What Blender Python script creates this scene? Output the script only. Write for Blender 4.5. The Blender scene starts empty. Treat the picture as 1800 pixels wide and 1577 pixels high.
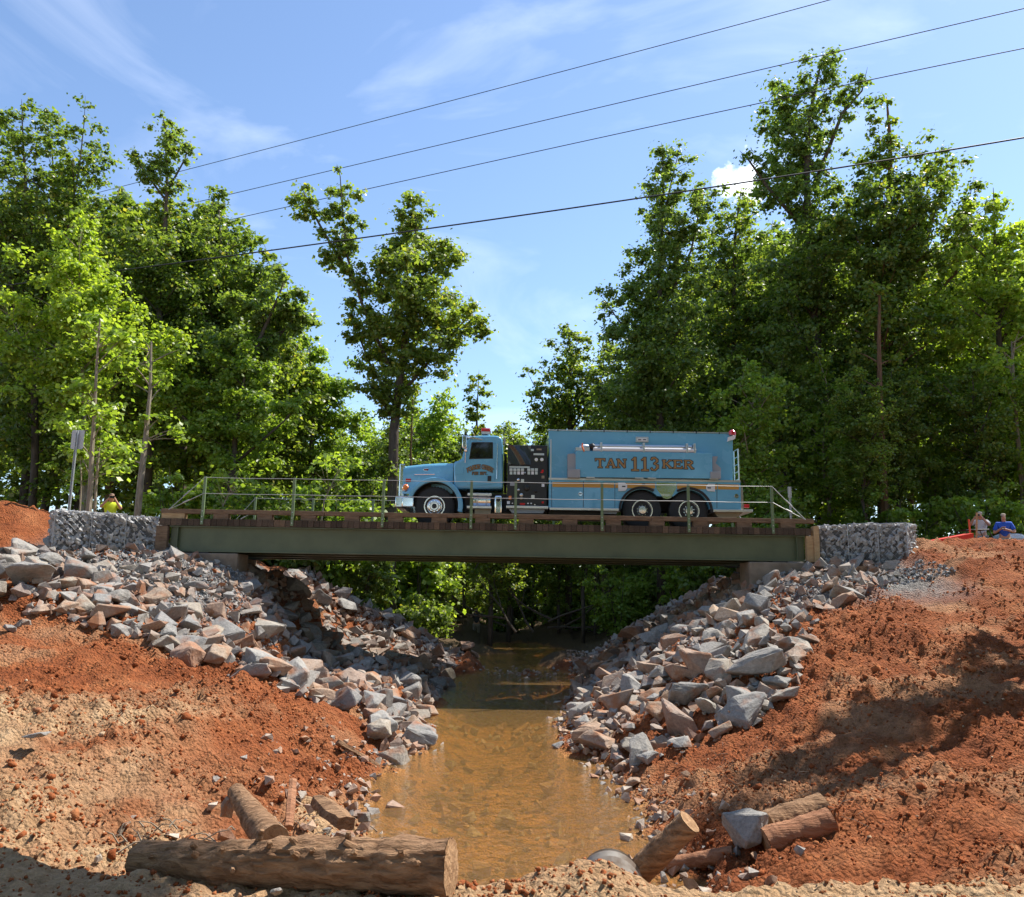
import bpy, bmesh, math, random
import numpy as np
from mathutils import Vector, Matrix
R_ = math.radians
sc = bpy.context.scene
col = sc.collection
# ------------------------------------------------------------ camera
EYE = 2.73; FPX = 1450.0; PITCH = math.atan(251.5/FPX); ROLL = 0.0160
cF = Vector((0, math.cos(PITCH), math.sin(PITCH)))
u0 = Vector((0, -math.sin(PITCH), math.cos(PITCH))); r0 = Vector((1, 0, 0))
cR = r0*math.cos(ROLL) + u0*math.sin(ROLL)
cU = u0*math.cos(ROLL) - r0*math.sin(ROLL)
CAM = Vector((0, 0, EYE))
cd = bpy.data.cameras.new('camera'); cam = bpy.data.objects.new('camera', cd); col.objects.link(cam)
cd.sensor_width = 36; cd.lens = 36*FPX/1800; cd.clip_start = .1; cd.clip_end = 3000
m = Matrix.Identity(4)
for i in range(3): m[i][0] = cR[i]; m[i][1] = cU[i]; m[i][2] = -cF[i]; m[i][3] = CAM[i]
cam.matrix_world = m; sc.camera = cam
sc.render.resolution_x = 1024; sc.render.resolution_y = 897
# ------------------------------------------------------------ sky, sun, exposure
SUN = Vector((.58, .40, 1.0)).normalized()
el = math.asin(SUN.z); az = math.atan2(SUN.x, SUN.y)
w = bpy.data.worlds.new('World'); sc.world = w; w.use_nodes = True
nt = w.node_tree; nt.nodes.clear(); N = nt.nodes.new; L = nt.links.new
out = N('ShaderNodeOutputWorld'); bg = N('ShaderNodeBackground'); sky = N('ShaderNodeTexSky')
sky.sky_type = 'NISHITA'; sky.sun_disc = False; sky.sun_elevation = el; sky.sun_rotation = az
sky.air_density = 1.0; sky.dust_density = .35; sky.ozone_density = 3.0; sky.altitude = 250
tc = N('ShaderNodeTexCoord')
mp = N('ShaderNodeMapping'); mp.inputs['Scale'].default_value = (1.1, 1.1, 3.2); mp.inputs['Rotation'].default_value = (.3, .55, .4)
no = N('ShaderNodeTexNoise'); no.inputs['Scale'].default_value = 2.1; no.inputs['Detail'].default_value = 7; no.inputs['Roughness'].default_value = .55; no.inputs['Distortion'].default_value = .9
rp = N('ShaderNodeValToRGB'); rp.color_ramp.elements[0].position = .50; rp.color_ramp.elements[1].position = .95
rp.color_ramp.elements[0].color = (0, 0, 0, 1); rp.color_ramp.elements[1].color = (.36, .36, .36, 1)
L(tc.outputs['Generated'], mp.inputs[0]); L(mp.outputs[0], no.inputs[0]); L(no.outputs[0], rp.inputs[0])
# small cumulus: a puff with its own direction in the sky
dn = (cF + cR*((1300-900)/FPX) + cU*((788.5-318)/FPX)).normalized()
dt = N('ShaderNodeVectorMath'); dt.operation = 'DISTANCE'; dt.inputs[1].default_value = dn
L(tc.outputs['Generated'], dt.inputs[0])
n2 = N('ShaderNodeTexNoise'); n2.inputs['Scale'].default_value = 26; n2.inputs['Detail'].default_value = 8; n2.inputs['Roughness'].default_value = .6
L(tc.outputs['Generated'], n2.inputs[0])
ma = N('ShaderNodeMath'); ma.operation = 'MULTIPLY_ADD'; ma.inputs[1].default_value = .10; L(n2.outputs[0], ma.inputs[0])
sb = N('ShaderNodeMath'); sb.operation = 'MULTIPLY'; sb.inputs[1].default_value = -1; L(dt.outputs['Value'], sb.inputs[0]); L(sb.outputs[0], ma.inputs[2])
mr = N('ShaderNodeMapRange'); mr.inputs[1].default_value = .024; mr.inputs[2].default_value = .042; L(ma.outputs[0], mr.inputs[0])
mx = N('ShaderNodeMath'); mx.operation = 'MAXIMUM'; L(rp.outputs[0], mx.inputs[0]); L(mr.outputs[0], mx.inputs[1])
mix = N('ShaderNodeMixRGB'); mix.inputs[2].default_value = (9.5, 9.8, 10.4, 1)
L(mx.outputs[0], mix.inputs[0]); L(sky.outputs[0], mix.inputs[1]); L(mix.outputs[0], bg.inputs[0])
bg.inputs[1].default_value = .13; L(bg.outputs[0], out.inputs[0])
sd = bpy.data.lights.new('sun', 'SUN'); sd.energy = 5.0; sd.angle = R_(.53); sd.color = (1, .95, .87)
so = bpy.data.objects.new('sun', sd); col.objects.link(so); so.rotation_euler = SUN.to_track_quat('Z', 'Y').to_euler(); so.location = (0, 0, 60)
vs = sc.view_settings; vs.view_transform = 'Standard'; vs.look = 'None'; vs.exposure = .86; vs.gamma = 1
# ------------------------------------------------------------ helpers
def P(px, py, Y):
    d = cF + cR*((px-900)/FPX) + cU*((788.5-py)/FPX)
    return CAM + d*(Y/d.y)
def tag(o, label=None, cat=None, group=None, kind=None):
    if label: o['label'] = label
    if cat: o['category'] = cat
    if group: o['group'] = group
    if kind: o['kind'] = kind
    return o
def empty(name, loc=(0, 0, 0), rz=0):
    o = bpy.data.objects.new(name, None); col.objects.link(o); o.location = loc; o.rotation_euler = (0, 0, rz); o.empty_display_size = .2
    return o
def npmesh(name, V, F, smooth=False):
    V = np.ascontiguousarray(V, dtype=np.float32); F = np.ascontiguousarray(F, dtype=np.int32)
    me = bpy.data.meshes.new(name); k = F.shape[1]
    me.vertices.add(len(V)); me.vertices.foreach_set('co', V.ravel())
    me.loops.add(F.size); me.loops.foreach_set('vertex_index', F.ravel())
    me.polygons.add(len(F)); me.polygons.foreach_set('loop_start', np.arange(0, F.size, k, dtype=np.int32))
    me.polygons.foreach_set('loop_total', np.full(len(F), k, dtype=np.int32))
    me.polygons.foreach_set('use_smooth', np.full(len(F), smooth, dtype=bool))
    me.update(calc_edges=True); me.validate()
    return me
def mobj(name, me, mat, parent=None):
    o = bpy.data.objects.new(name, me); col.objects.link(o)
    if mat is not None and not me.materials: me.materials.append(mat)
    o.parent = parent
    return o
class MB:
    """collects shapes given in world coordinates, builds ONE mesh"""
    def __init__(s): s.v = []; s.f = []
    def add(s, vs, fs):
        b = len(s.v); s.v += [tuple(v) for v in vs]; s.f += [tuple(i+b for i in f) for f in fs]; return s
    def box(s, x0, x1, y0, y1, z0, z1):
        return s.add([(x, y, z) for z in (z0, z1) for x, y in ((x0, y0), (x1, y0), (x1, y1), (x0, y1))],
                     [(3, 2, 1, 0), (4, 5, 6, 7), (0, 1, 5, 4), (1, 2, 6, 5), (2, 3, 7, 6), (3, 0, 4, 7)])
    def obox(s, a, b, wy, hz, up=(0, 0, 1)):
        a = Vector(a); b = Vector(b); d = (b-a).normalized(); u = Vector(up); sd = d.cross(u).normalized(); u = sd.cross(d)
        q = [p + sd*(i*wy/2) + u*(j*hz/2) for p in (a, b) for i, j in ((-1, -1), (1, -1), (1, 1), (-1, 1))]
        return s.add(q, [(3, 2, 1, 0), (4, 5, 6, 7), (0, 1, 5, 4), (1, 2, 6, 5), (2, 3, 7, 6), (3, 0, 4, 7)])
    def prism(s, poly, y0, y1):
        """poly: (x,z) list, extruded along y"""
        n = len(poly)
        ar = sum(poly[i][0]*poly[(i+1) % n][1]-poly[(i+1) % n][0]*poly[i][1] for i in range(n))
        if ar < 0: poly = poly[::-1]
        vs = [(x, y0, z) for x, z in poly] + [(x, y1, z) for x, z in poly]
        fs = [tuple(range(n)), tuple(range(2*n-1, n-1, -1))] + [(i, i+n, (i+1) % n+n, (i+1) % n) for i in range(n)]
        return s.add(vs, fs)
    def tube(s, pts, r, n=8, caps=True):
        pts = [Vector(p) for p in pts]; k = len(pts)
        rr = r if hasattr(r, '__len__') else [r]*k
        vs = []; pu = None
        for i, p in enumerate(pts):
            d = (pts[min(i+1, k-1)]-pts[max(i-1, 0)]).normalized()
            if pu is None: pu = d.orthogonal().normalized()
            u = (pu - d*pu.dot(d)).normalized(); pu = u; v = d.cross(u)
            vs += [p + (u*math.cos(2*math.pi*j/n)+v*math.sin(2*math.pi*j/n))*rr[i] for j in range(n)]
        fs = [(i*n+j, i*n+(j+1) % n, (i+1)*n+(j+1) % n, (i+1)*n+j) for i in range(k-1) for j in range(n)]
        if caps: fs += [tuple(range(n-1, -1, -1)), tuple((k-1)*n+j for j in range(n))]
        return s.add(vs, fs)
    def lathe(s, c, prof, axis='y', n=32):
        """prof: list of (axial, radius)"""
        c = Vector(c); vs = []
        for a, r in prof:
            for j in range(n):
                t = 2*math.pi*j/n; p, q = r*math.cos(t), r*math.sin(t)
                vs.append(c + (Vector((p, a, q)) if axis == 'y' else Vector((a, p, q)) if axis == 'x' else Vector((p, q, a))))
        k = len(prof)
        fs = [(i*n+j, i*n+(j+1) % n, (i+1)*n+(j+1) % n, (i+1)*n+j) for i in range(k-1) for j in range(n)]
        fs += [tuple(range(n-1, -1, -1)), tuple((k-1)*n+j for j in range(n))]
        return s.add(vs, fs)
    def loft(s, rings):
        n = len(rings[0]); k = len(rings); vs = [p for r in rings for p in r]
        fs = [(i*n+j, i*n+(j+1) % n, (i+1)*n+(j+1) % n, (i+1)*n+j) for i in range(k-1) for j in range(n)]
        fs += [tuple(range(n-1, -1, -1)), tuple((k-1)*n+j for j in range(n))]
        return s.add(vs, fs)
    def build(s, name, mat, parent=None, bev=0, smooth=False, seg=2, origin=None):
        o_ = Vector((0, 0, 0))
        q = parent
        while q is not None: o_ = o_ + q.location; q = q.parent
        own = Vector(origin) if origin is not None else o_
        me = bpy.data.meshes.new(name); me.from_pydata([tuple(Vector(v)-own) for v in s.v], [], s.f)
        bm = bmesh.new(); bm.from_mesh(me); bmesh.ops.recalc_face_normals(bm, faces=bm.faces); bm.to_mesh(me); bm.free()
        o = mobj(name, me, mat, parent)
        if origin is not None: o.location = own - o_
        if smooth:
            for p in me.polygons: p.use_smooth = True
            if hasattr(me, 'set_sharp_from_angle'): me.set_sharp_from_angle(angle=R_(38))
        if bev:
            b = o.modifiers.new('bevel', 'BEVEL'); b.width = bev; b.segments = seg; b.limit_method = 'ANGLE'; b.angle_limit = R_(35)
        return o
# noise
def _hash(i, j, s):
    h = (i.astype(np.int64)*374761393 + j.astype(np.int64)*668265263 + s*974634791) & 0xffffffff
    h = ((h ^ (h >> 13))*1274126177) & 0xffffffff
    return ((h ^ (h >> 16)) & 0xffff)/65535.0
def vnoise(x, y, s=0):
    i = np.floor(x); j = np.floor(y); fx = x-i; fy = y-j; fx = fx*fx*(3-2*fx); fy = fy*fy*(3-2*fy)
    a = _hash(i, j, s); b = _hash(i+1, j, s); c = _hash(i, j+1, s); d = _hash(i+1, j+1, s)
    return (a+(b-a)*fx)*(1-fy)+(c+(d-c)*fx)*fy
def fbm(x, y, sc_, oct=4, s=0, g=.5):
    o = 0; a = 1; t = 0; x = np.asarray(x, float); y = np.asarray(y, float)
    for k in range(oct):
        cs, sn = math.cos(k*1.1+.4), math.sin(k*1.1+.4)
        o = o + a*vnoise((x*cs-y*sn)*sc_, (x*sn+y*cs)*sc_, s+k); t += a; a *= g; sc_ *= 2.03
    return o/t
def sst(a, b, x):
    t = np.clip((x-a)/(b-a), 0, 1); return t*t*(3-2*t)
# ------------------------------------------------------------ materials
def mat(name, base=(.5, .5, .5), rough=.6, metal=0, coat=0, spec=.5):
    m = bpy.data.materials.new(name); m.use_nodes = True; b = m.node_tree.nodes['Principled BSDF']
    b.inputs['Base Color'].default_value = (*base, 1); b.inputs['Roughness'].default_value = rough; b.inputs['Metallic'].default_value = metal
    b.inputs['Coat Weight'].default_value = coat; b.inputs['Specular IOR Level'].default_value = spec
    return m
class NG:
    def __init__(s, m): s.t = m.node_tree; s.b = s.t.nodes['Principled BSDF']
    def n(s, typ, **kw):
        x = s.t.nodes.new(typ)
        for k, v in kw.items():
            if k in x.inputs.keys(): x.inputs[k].default_value = v
            else: setattr(x, k, v)
        return x
    def l(s, a, b): s.t.links.new(a, b)
    def noise(s, vec, scale, detail=5, rough=.55, dist=0):
        x = s.n('ShaderNodeTexNoise', Scale=scale, Detail=detail, Roughness=rough, Distortion=dist)
        if vec is not None: s.l(vec, x.inputs['Vector'])
        return x.outputs[0]
    def ramp(s, fac, stops):
        x = s.n('ShaderNodeValToRGB'); e = x.color_ramp.elements
        while len(e) < len(stops): e.new(.5)
        for q, (p, c) in zip(e, stops): q.position = p; q.color = (*c, 1) if len(c) == 3 else c
        s.l(fac, x.inputs[0]); return x.outputs[0]
    def mix(s, f, a, b, mode='MIX'):
        x = s.n('ShaderNodeMixRGB', blend_type=mode)
        for i, q in ((0, f), (1, a), (2, b)):
            if isinstance(q, (int, float)): x.inputs[i].default_value = q
            elif isinstance(q, tuple): x.inputs[i].default_value = (*q, 1)
            else: s.l(q, x.inputs[i])
        return x.outputs[0]
    def bump(s, h, strength, dist=.02):
        x = s.n('ShaderNodeBump', Strength=strength, Distance=dist); s.l(h, x.inputs['Height']); s.l(x.outputs[0], s.b.inputs['Normal'])
    def coord(s, kind='Object', scale=None):
        x = s.n('ShaderNodeTexCoord').outputs[kind]
        if scale:
            m = s.n('ShaderNodeMapping'); m.inputs['Scale'].default_value = scale; s.l(x, m.inputs[0]); x = m.outputs[0]
        return x
def bw(a): return (a, a, a)
M = {}
def m_rock(name, stops, clay=.0, island=False):
    m = mat(name, rough=.85, spec=.3); g = NG(m); c = g.coord()
    if island: rnd = g.n('ShaderNodeNewGeometry').outputs['Random Per Island']
    else: rnd = g.n('ShaderNodeObjectInfo').outputs['Random']
    base = g.ramp(rnd, stops)
    off = g.n('ShaderNodeVectorMath', operation='ADD'); g.l(c, off.inputs[0]); cmb = g.n('ShaderNodeCombineXYZ'); ml = g.n('ShaderNodeMath', operation='MULTIPLY'); ml.inputs[1].default_value = 40
    g.l(rnd, ml.inputs[0]); g.l(ml.outputs[0], cmb.inputs[0]); g.l(cmb.outputs[0], off.inputs[1]); v = off.outputs[0]
    n1 = g.noise(v, 3.2, 6, .62); col_ = g.mix(g.ramp(n1, [(.35, bw(0)), (.8, bw(.45))]), base, (.47, .43, .38))
    n2 = g.noise(v, 17, 5, .7); col_ = g.mix(1, col_, g.ramp(n2, [(.25, bw(.55)), (.7, bw(1.12))]), 'MULTIPLY')
    n3 = g.noise(v, 2.1, 4, .5); col_ = g.mix(g.ramp(n3, [(.62-clay*.35, bw(0)), (.80-clay*.3, bw(.85))]), col_, (.30, .115, .045))
    g.l(col_, g.b.inputs['Base Color']); g.bump(g.noise(v, 11, 8, .7), .6, .05)
    return m
grey = [(0, (.22, .215, .205)), (.25, (.32, .30, .27)), (.45, (.24, .23, .215)), (.7, (.38, .335, .275)), (.85, (.30, .245, .18)), (1, (.20, .20, .20))]
M['rock'] = m_rock('grey_rock', grey, .22)
M['rock_rust'] = m_rock('clay_stained_rock', [(0, (.36, .25, .17)), (.4, (.32, .17, .10)), (.7, (.42, .30, .2)), (1, (.30, .20, .15))], .35)
M['rock_fill'] = m_rock('rock_fill', [(0, (.25, .24, .23)), (.3, (.34, .30, .25)), (.5, (.32, .18, .10)), (.65, (.28, .27, .25)), (.85, (.30, .15, .08)), (1, (.21, .21, .21))], .28, True)
M['gravel'] = m_rock('gravel', [(0, (.24, .235, .23)), (.5, (.36, .35, .33)), (1, (.20, .20, .21))], .0, True)
M['gabion'] = m_rock('gabion_stone', [(0, (.30, .295, .285)), (.5, (.54, .53, .51)), (1, (.40, .395, .39))], -.2, True)
M['pebble'] = m_rock('pebble', [(0, (.45, .30, .19)), (.25, (.36, .17, .09)), (.5, (.50, .42, .33)), (.75, (.32, .29, .26)), (1, (.38, .20, .11))], .1, True)
m = mat('clay_clod', rough=.95, spec=.12); M['clod'] = m; g = NG(m); c = g.coord(); rnd = g.n('ShaderNodeNewGeometry').outputs['Random Per Island']
cc = g.ramp(rnd, [(0, (.22, .062, .021)), (.3, (.32, .10, .036)), (.55, (.26, .078, .028)), (.8, (.39, .15, .06)), (.94, (.30, .095, .035)), (1, (.52, .38, .24))])
cc = g.mix(1, cc, g.ramp(g.noise(c, 1.1, 5, .6), [(.3, bw(.75)), (.7, bw(1.2))]), 'MULTIPLY'); g.l(cc, g.b.inputs['Base Color']); g.bump(g.noise(c, 45, 4, .7), .8, .02)
# ground
m = mat('ground_soil', rough=.95, spec=.15); g = NG(m); M['soil'] = m
at = g.n('ShaderNodeAttribute', attribute_name='Col'); sp = g.n('ShaderNodeSeparateColor'); g.l(at.outputs['Color'], sp.inputs[0])
c = g.coord()
n1 = g.noise(c, .9, 6, .6); n2 = g.noise(c, 7, 6, .65); n3 = g.noise(c, 38, 5, .7)
clay = g.ramp(n1, [(.28, (.21, .058, .019)), (.5, (.32, .098, .034)), (.72, (.42, .165, .066))])
clay = g.mix(1, clay, g.ramp(n2, [(.3, bw(.62)), (.7, bw(1.15))]), 'MULTIPLY')
tan = g.mix(g.ramp(n2, [(.3, bw(0)), (.7, bw(1))]), (.42, .255, .13), (.56, .38, .22))
cc = g.mix(sp.outputs[0], clay, tan)
vo = g.n('ShaderNodeTexVoronoi', Scale=16); g.l(c, vo.inputs['Vector'])
grv = g.mix(g.ramp(n1, [(.35, bw(0)), (.65, bw(1))]), (.36, .34, .31), (.27, .25, .23))
grv = g.mix(1, grv, g.ramp(vo.outputs['Distance'], [(.0, bw(1.1)), (.6, bw(.6))]), 'MULTIPLY')
cc = g.mix(sp.outputs[1], cc, grv)
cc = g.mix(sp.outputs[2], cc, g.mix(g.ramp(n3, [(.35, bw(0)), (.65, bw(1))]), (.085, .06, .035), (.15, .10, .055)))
silt = g.ramp(g.noise(c, 2.6, 7, .68, .4), [(.36, (.09, .066, .032)), (.45, (.30, .16, .055)), (.60, (.52, .27, .085))])
cc = g.mix(at.outputs['Alpha'], cc, silt)
cc = g.mix(1, cc, g.ramp(n3, [(.3, bw(.72)), (.65, bw(1.1))]), 'MULTIPLY')
g.l(cc, g.b.inputs['Base Color'])
hb = g.n('ShaderNodeMath', operation='MULTIPLY_ADD'); hb.inputs[1].default_value = .5; g.l(n3, hb.inputs[0]); g.l(n2, hb.inputs[2])
v2 = g.n('ShaderNodeTexVoronoi', Scale=24); g.l(c, v2.inputs['Vector']); hc = g.n('ShaderNodeMath', operation='MULTIPLY_ADD'); hc.inputs[1].default_value = -.6; g.l(v2.outputs['Distance'], hc.inputs[0]); g.l(hb.outputs[0], hc.inputs[2])
g.bump(hc.outputs[0], 1.0, .08)
# water
m = bpy.data.materials.new('muddy_water'); m.use_nodes = True; M['water'] = m; t = m.node_tree; t.nodes.clear()
mo = t.nodes.new('ShaderNodeOutputMaterial'); ms = t.nodes.new('ShaderNodeMixShader'); tr = t.nodes.new('ShaderNodeBsdfTransparent'); gl = t.nodes.new('ShaderNodeBsdfGlossy'); df = t.nodes.new('ShaderNodeBsdfDiffuse'); m2 = t.nodes.new('ShaderNodeMixShader')
tr.inputs[0].default_value = (.92, .76, .48, 1); gl.inputs[0].default_value = (.95, .95, .95, 1); gl.inputs['Roughness'].default_value = .04; df.inputs[0].default_value = (.44, .25, .09, 1)
fr = t.nodes.new('ShaderNodeFresnel'); fr.inputs[0].default_value = 1.33
tx = t.nodes.new('ShaderNodeTexCoord'); mpn = t.nodes.new('ShaderNodeMapping'); mpn.inputs['Scale'].default_value = (1, .75, 1)
nz = t.nodes.new('ShaderNodeTexNoise'); nz.inputs['Scale'].default_value = 9; nz.inputs['Detail'].default_value = 5; nz.inputs['Roughness'].default_value = .6; nz.inputs['Distortion'].default_value = .6
bp = t.nodes.new('ShaderNodeBump'); bp.inputs['Strength'].default_value = .75; bp.inputs['Distance'].default_value = .05
lk = t.links.new
lk(tx.outputs['Object'], mpn.inputs[0]); lk(mpn.outputs[0], nz.inputs[0]); lk(nz.outputs[0], bp.inputs['Height'])
for q in (gl, fr): lk(bp.outputs[0], q.inputs['Normal'])
m2.inputs[0].default_value = .27; lk(tr.outputs[0], m2.inputs[1]); lk(df.outputs[0], m2.inputs[2])
lk(fr.outputs[0], ms.inputs[0]); lk(m2.outputs[0], ms.inputs[1]); lk(gl.outputs[0], ms.inputs[2]); lk(ms.outputs[0], mo.inputs[0])
# foliage
def m_leaf(name, stops, trans=.42):
    m = bpy.data.materials.new(name); m.use_nodes = True; t = m.node_tree; b = t.nodes['Principled BSDF']; b.inputs['Roughness'].default_value = .42; b.inputs['Specular IOR Level'].default_value = .5
    g = NG(m); rnd = g.n('ShaderNodeNewGeometry').outputs['Random Per Island']; c_ = g.ramp(rnd, stops)
    oi = g.n('ShaderNodeObjectInfo').outputs['Random']; c_ = g.mix(1, c_, g.ramp(oi, [(0, (.80, .84, .75)), (.5, (1, 1, 1)), (1, (1.16, 1.1, .95))]), 'MULTIPLY')
    g.l(c_, b.inputs['Base Color'])
    tl = g.n('ShaderNodeBsdfTranslucent'); tcx = g.mix(1, c_, (1.7, 1.75, .6), 'MULTIPLY'); g.l(tcx, tl.inputs[0])
    ms = g.n('ShaderNodeMixShader'); ms.inputs[0].default_value = trans
    g.l(b.outputs[0], ms.inputs[1]); g.l(tl.outputs[0], ms.inputs[2]); g.l(ms.outputs[0], t.nodes['Material Output'].inputs[0])
    return m
M['leaf_a'] = m_leaf('leaf_mid_green', [(0, (0.120, 0.178, 0.044)), (.4, (0.172, 0.233, 0.056)), (.7, (0.143, 0.202, 0.050)), (.93, (0.229, 0.277, 0.069)), (1, (0.390, 0.332, 0.075))], .54)
M['leaf_b'] = m_leaf('leaf_light_green', [(0, (0.172, 0.264, 0.050)), (.5, (0.235, 0.325, 0.062)), (1, (0.298, 0.369, 0.075))], .54)
M['leaf_c'] = m_leaf('leaf_deep_green', [(0, (0.112, 0.172, 0.052)), (.5, (0.161, 0.225, 0.061)), (1, (0.231, 0.285, 0.076))], .54)
def m_wood(name, a, b, scale=(3, 3, .5), bs=.7, rough=.9):
    m = mat(name, rough=rough, spec=.2); g = NG(m); c = g.coord('Object', scale)
    n1 = g.noise(c, 6, 6, .65, .3); g.l(g.ramp(n1, [(.3, a), (.68, b)]), g.b.inputs['Base Color']); g.bump(n1, bs, .06); return m
M['bark'] = m_wood('bark', (.055, .042, .032), (.14, .11, .085))
M['bark_pale'] = m_wood('pale_bark', (.18, .145, .10), (.38, .32, .24))
M['bark_brown'] = m_wood('brown_bark', (.10, .055, .03), (.20, .115, .065))
M['log'] = m_wood('log_bark', (.12, .058, .028), (.42, .25, .14), (.7, 4, 4), 1.0)
M['log_red'] = m_wood('clay_covered_log', (.22, .09, .045), (.42, .21, .115), (.6, 4, 4), .8)
M['cutwood'] = m_wood('cut_wood', (.20, .105, .05), (.44, .27, .145), (3, 3, 3), .5)
M['dead'] = m_wood('dead_branch', (.16, .125, .09), (.30, .25, .19), (3, 3, 1), .4)
# ------------------------------------------------------------ terrain
SY = [0, 6, 8, 10, 12.4, 15.8, 19, 24, 30, 40, 50, 70, 100]
SL = [-1.3, -1.3, -1.75, -1.8, -2.0, -1.55, -1.9, -2.0, -1.9, -1.4, -1.8, -2, -2]
SR = [1.4, 1.4, 1.7, 1.75, 1.6, 1.25, 1.3, 2.0, 2.4, 2.7, 2.4, 2, 2]
DC = np.array([0, 1, 2.5, 5, 6.2, 7.5, 10, 14, 25, 60.])
TY = np.array([0, 5, 8, 13, 17, 20.3, 21.7, 22.7, 27.5, 30, 35, 42, 60, 120.])
TZ = np.array([[0, .45, .8, 1.0, 1.05, 1.05, 1.1, 1.3, 2, 3],
 [0, .45, .8, 1.0, 1.05, 1.05, 1.1, 1.3, 2, 3],
 [0, .45, .8, 1.05, 1.1, 1.12, 1.2, 1.4, 2, 3],
 [0, .5, 1.05, 1.45, 1.55, 1.6, 1.75, 2.0, 2.6, 3.2],
 [0, .6, 1.35, 2.2, 2.45, 2.65, 2.85, 3.1, 3.4, 3.8],
 [0, .65, 1.6, 2.9, 3.2, 3.4, 3.5, 3.75, 4.2, 4.4],
 [0, .65, 1.65, 3.0, 3.35, 3.55, 3.7, 4.0, 4.4, 4.4],
 [0, .65, 1.65, 3.1, 3.5, 3.85, 4.15, 4.2, 4.3, 4.4],
 [0, .65, 1.65, 3.1, 3.5, 3.8, 3.95, 3.95, 4.0, 4.1],
 [0, .65, 1.6, 2.9, 3.3, 3.5, 3.6, 3.7, 3.8, 4],
 [0, .4, .9, 1.6, 1.9, 2.1, 2.6, 3.1, 3.6, 4],
 [.05, .3, .6, 1.0, 1.1, 1.3, 1.8, 2.5, 3.3, 4],
 [.3, .5, .8, 1.2, 1.5, 1.8, 2.2, 2.6, 3.4, 5],
 [2, 2, 2, 2.2, 2.5, 3, 3.5, 4, 5, 7.]])
def H0(x, y):
    x = np.asarray(x, float); y = np.asarray(y, float)
    wob = (fbm(x*0, y, .8, 3, 31)-.5)*.7; wob2 = (fbm(x*0+9, y, .8, 3, 37)-.5)*.7
    l = np.interp(y, SY, SL)+wob; r = np.interp(y, SY, SR)+wob2
    d = np.maximum(l-x, x-r)
    ys = np.clip(y, TY[0], TY[-1]); k = np.clip(np.searchsorted(TY, ys, side='right')-1, 0, len(TY)-2); t = (ys-TY[k])/(TY[k+1]-TY[k])
    t = t*t*(3-2*t)*.5+t*.5
    rows = np.stack([np.interp(d, DC, row) for row in TZ]); i = np.arange(d.size).reshape(d.shape)
    rf = rows.reshape(len(TY), -1); kf = k.ravel(); ii = np.arange(kf.size)
    z = (rf[kf, ii]*(1-t.ravel())+rf[kf+1, ii]*t.ravel()).reshape(d.shape)
    z = np.where(d < 0, -.42*sst(0, -1.3, d), z)
    z = z + .34*sst(9.2, 10.9, x)*sst(16.5, 20, y)*sst(23.2, 22, y)*(d > 0) + (.50*sst(-12.1, -13.0, x)*sst(18.6, 21.5, y)+.15*sst(-12.3, -14, x)*sst(19, 21, y))*sst(25, 23, y)
    z = z - 1.2*np.exp(-((d-3.2)/1.5)**2)*(x < 0)*sst(15, 18.5, y)*sst(31, 27, y)
    z = z + sst(41, 49, y)*.75*(d < .8) + .60*np.exp(-((x-1.7)/.9)**2-((y-33)/3.2)**2)*(d < .5) + .50*np.exp(-((x-.6)/.7)**2-((y-28.3)/.9)**2) + .55*np.exp(-((x+1.3)/.6)**2-((y-30)/2)**2)*(d < .5) + .5*np.exp(-((x+.3)/1.6)**2-((y-38)/1.0)**2)
    cr = -.5+1.42*sst(7.2, 5.35, y+.12*x*(x > 0)+.05*x*(x < 0)) + .10*sst(1.0, 5, np.abs(x))
    cr = cr + (.14*sst(0, 2.2, x)+.24*np.exp(-((x-.55)/.45)**2-((y-5.75)/.45)**2))*sst(7.4, 6.4, y)
    return np.maximum(z, cr)
def worley(x, y, s, sc_):
    X_ = x*sc_; Y_ = y*sc_; i0 = np.floor(X_); j0 = np.floor(Y_); best = np.zeros_like(X_)
    for di in (-1, 0, 1):
        for dj in (-1, 0, 1):
            i = i0+di; j = j0+dj; cx = i+_hash(i, j, s); cy = j+_hash(i, j, s+1); r = .25+.55*_hash(i, j, s+2)**2; hgt = r*(.5+.8*_hash(i, j, s+3))
            d2 = ((X_-cx)**2+(Y_-cy)**2)/(r*r); best = np.maximum(best, hgt*np.sqrt(np.maximum(0, 1-d2)))
    return best/sc_
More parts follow.
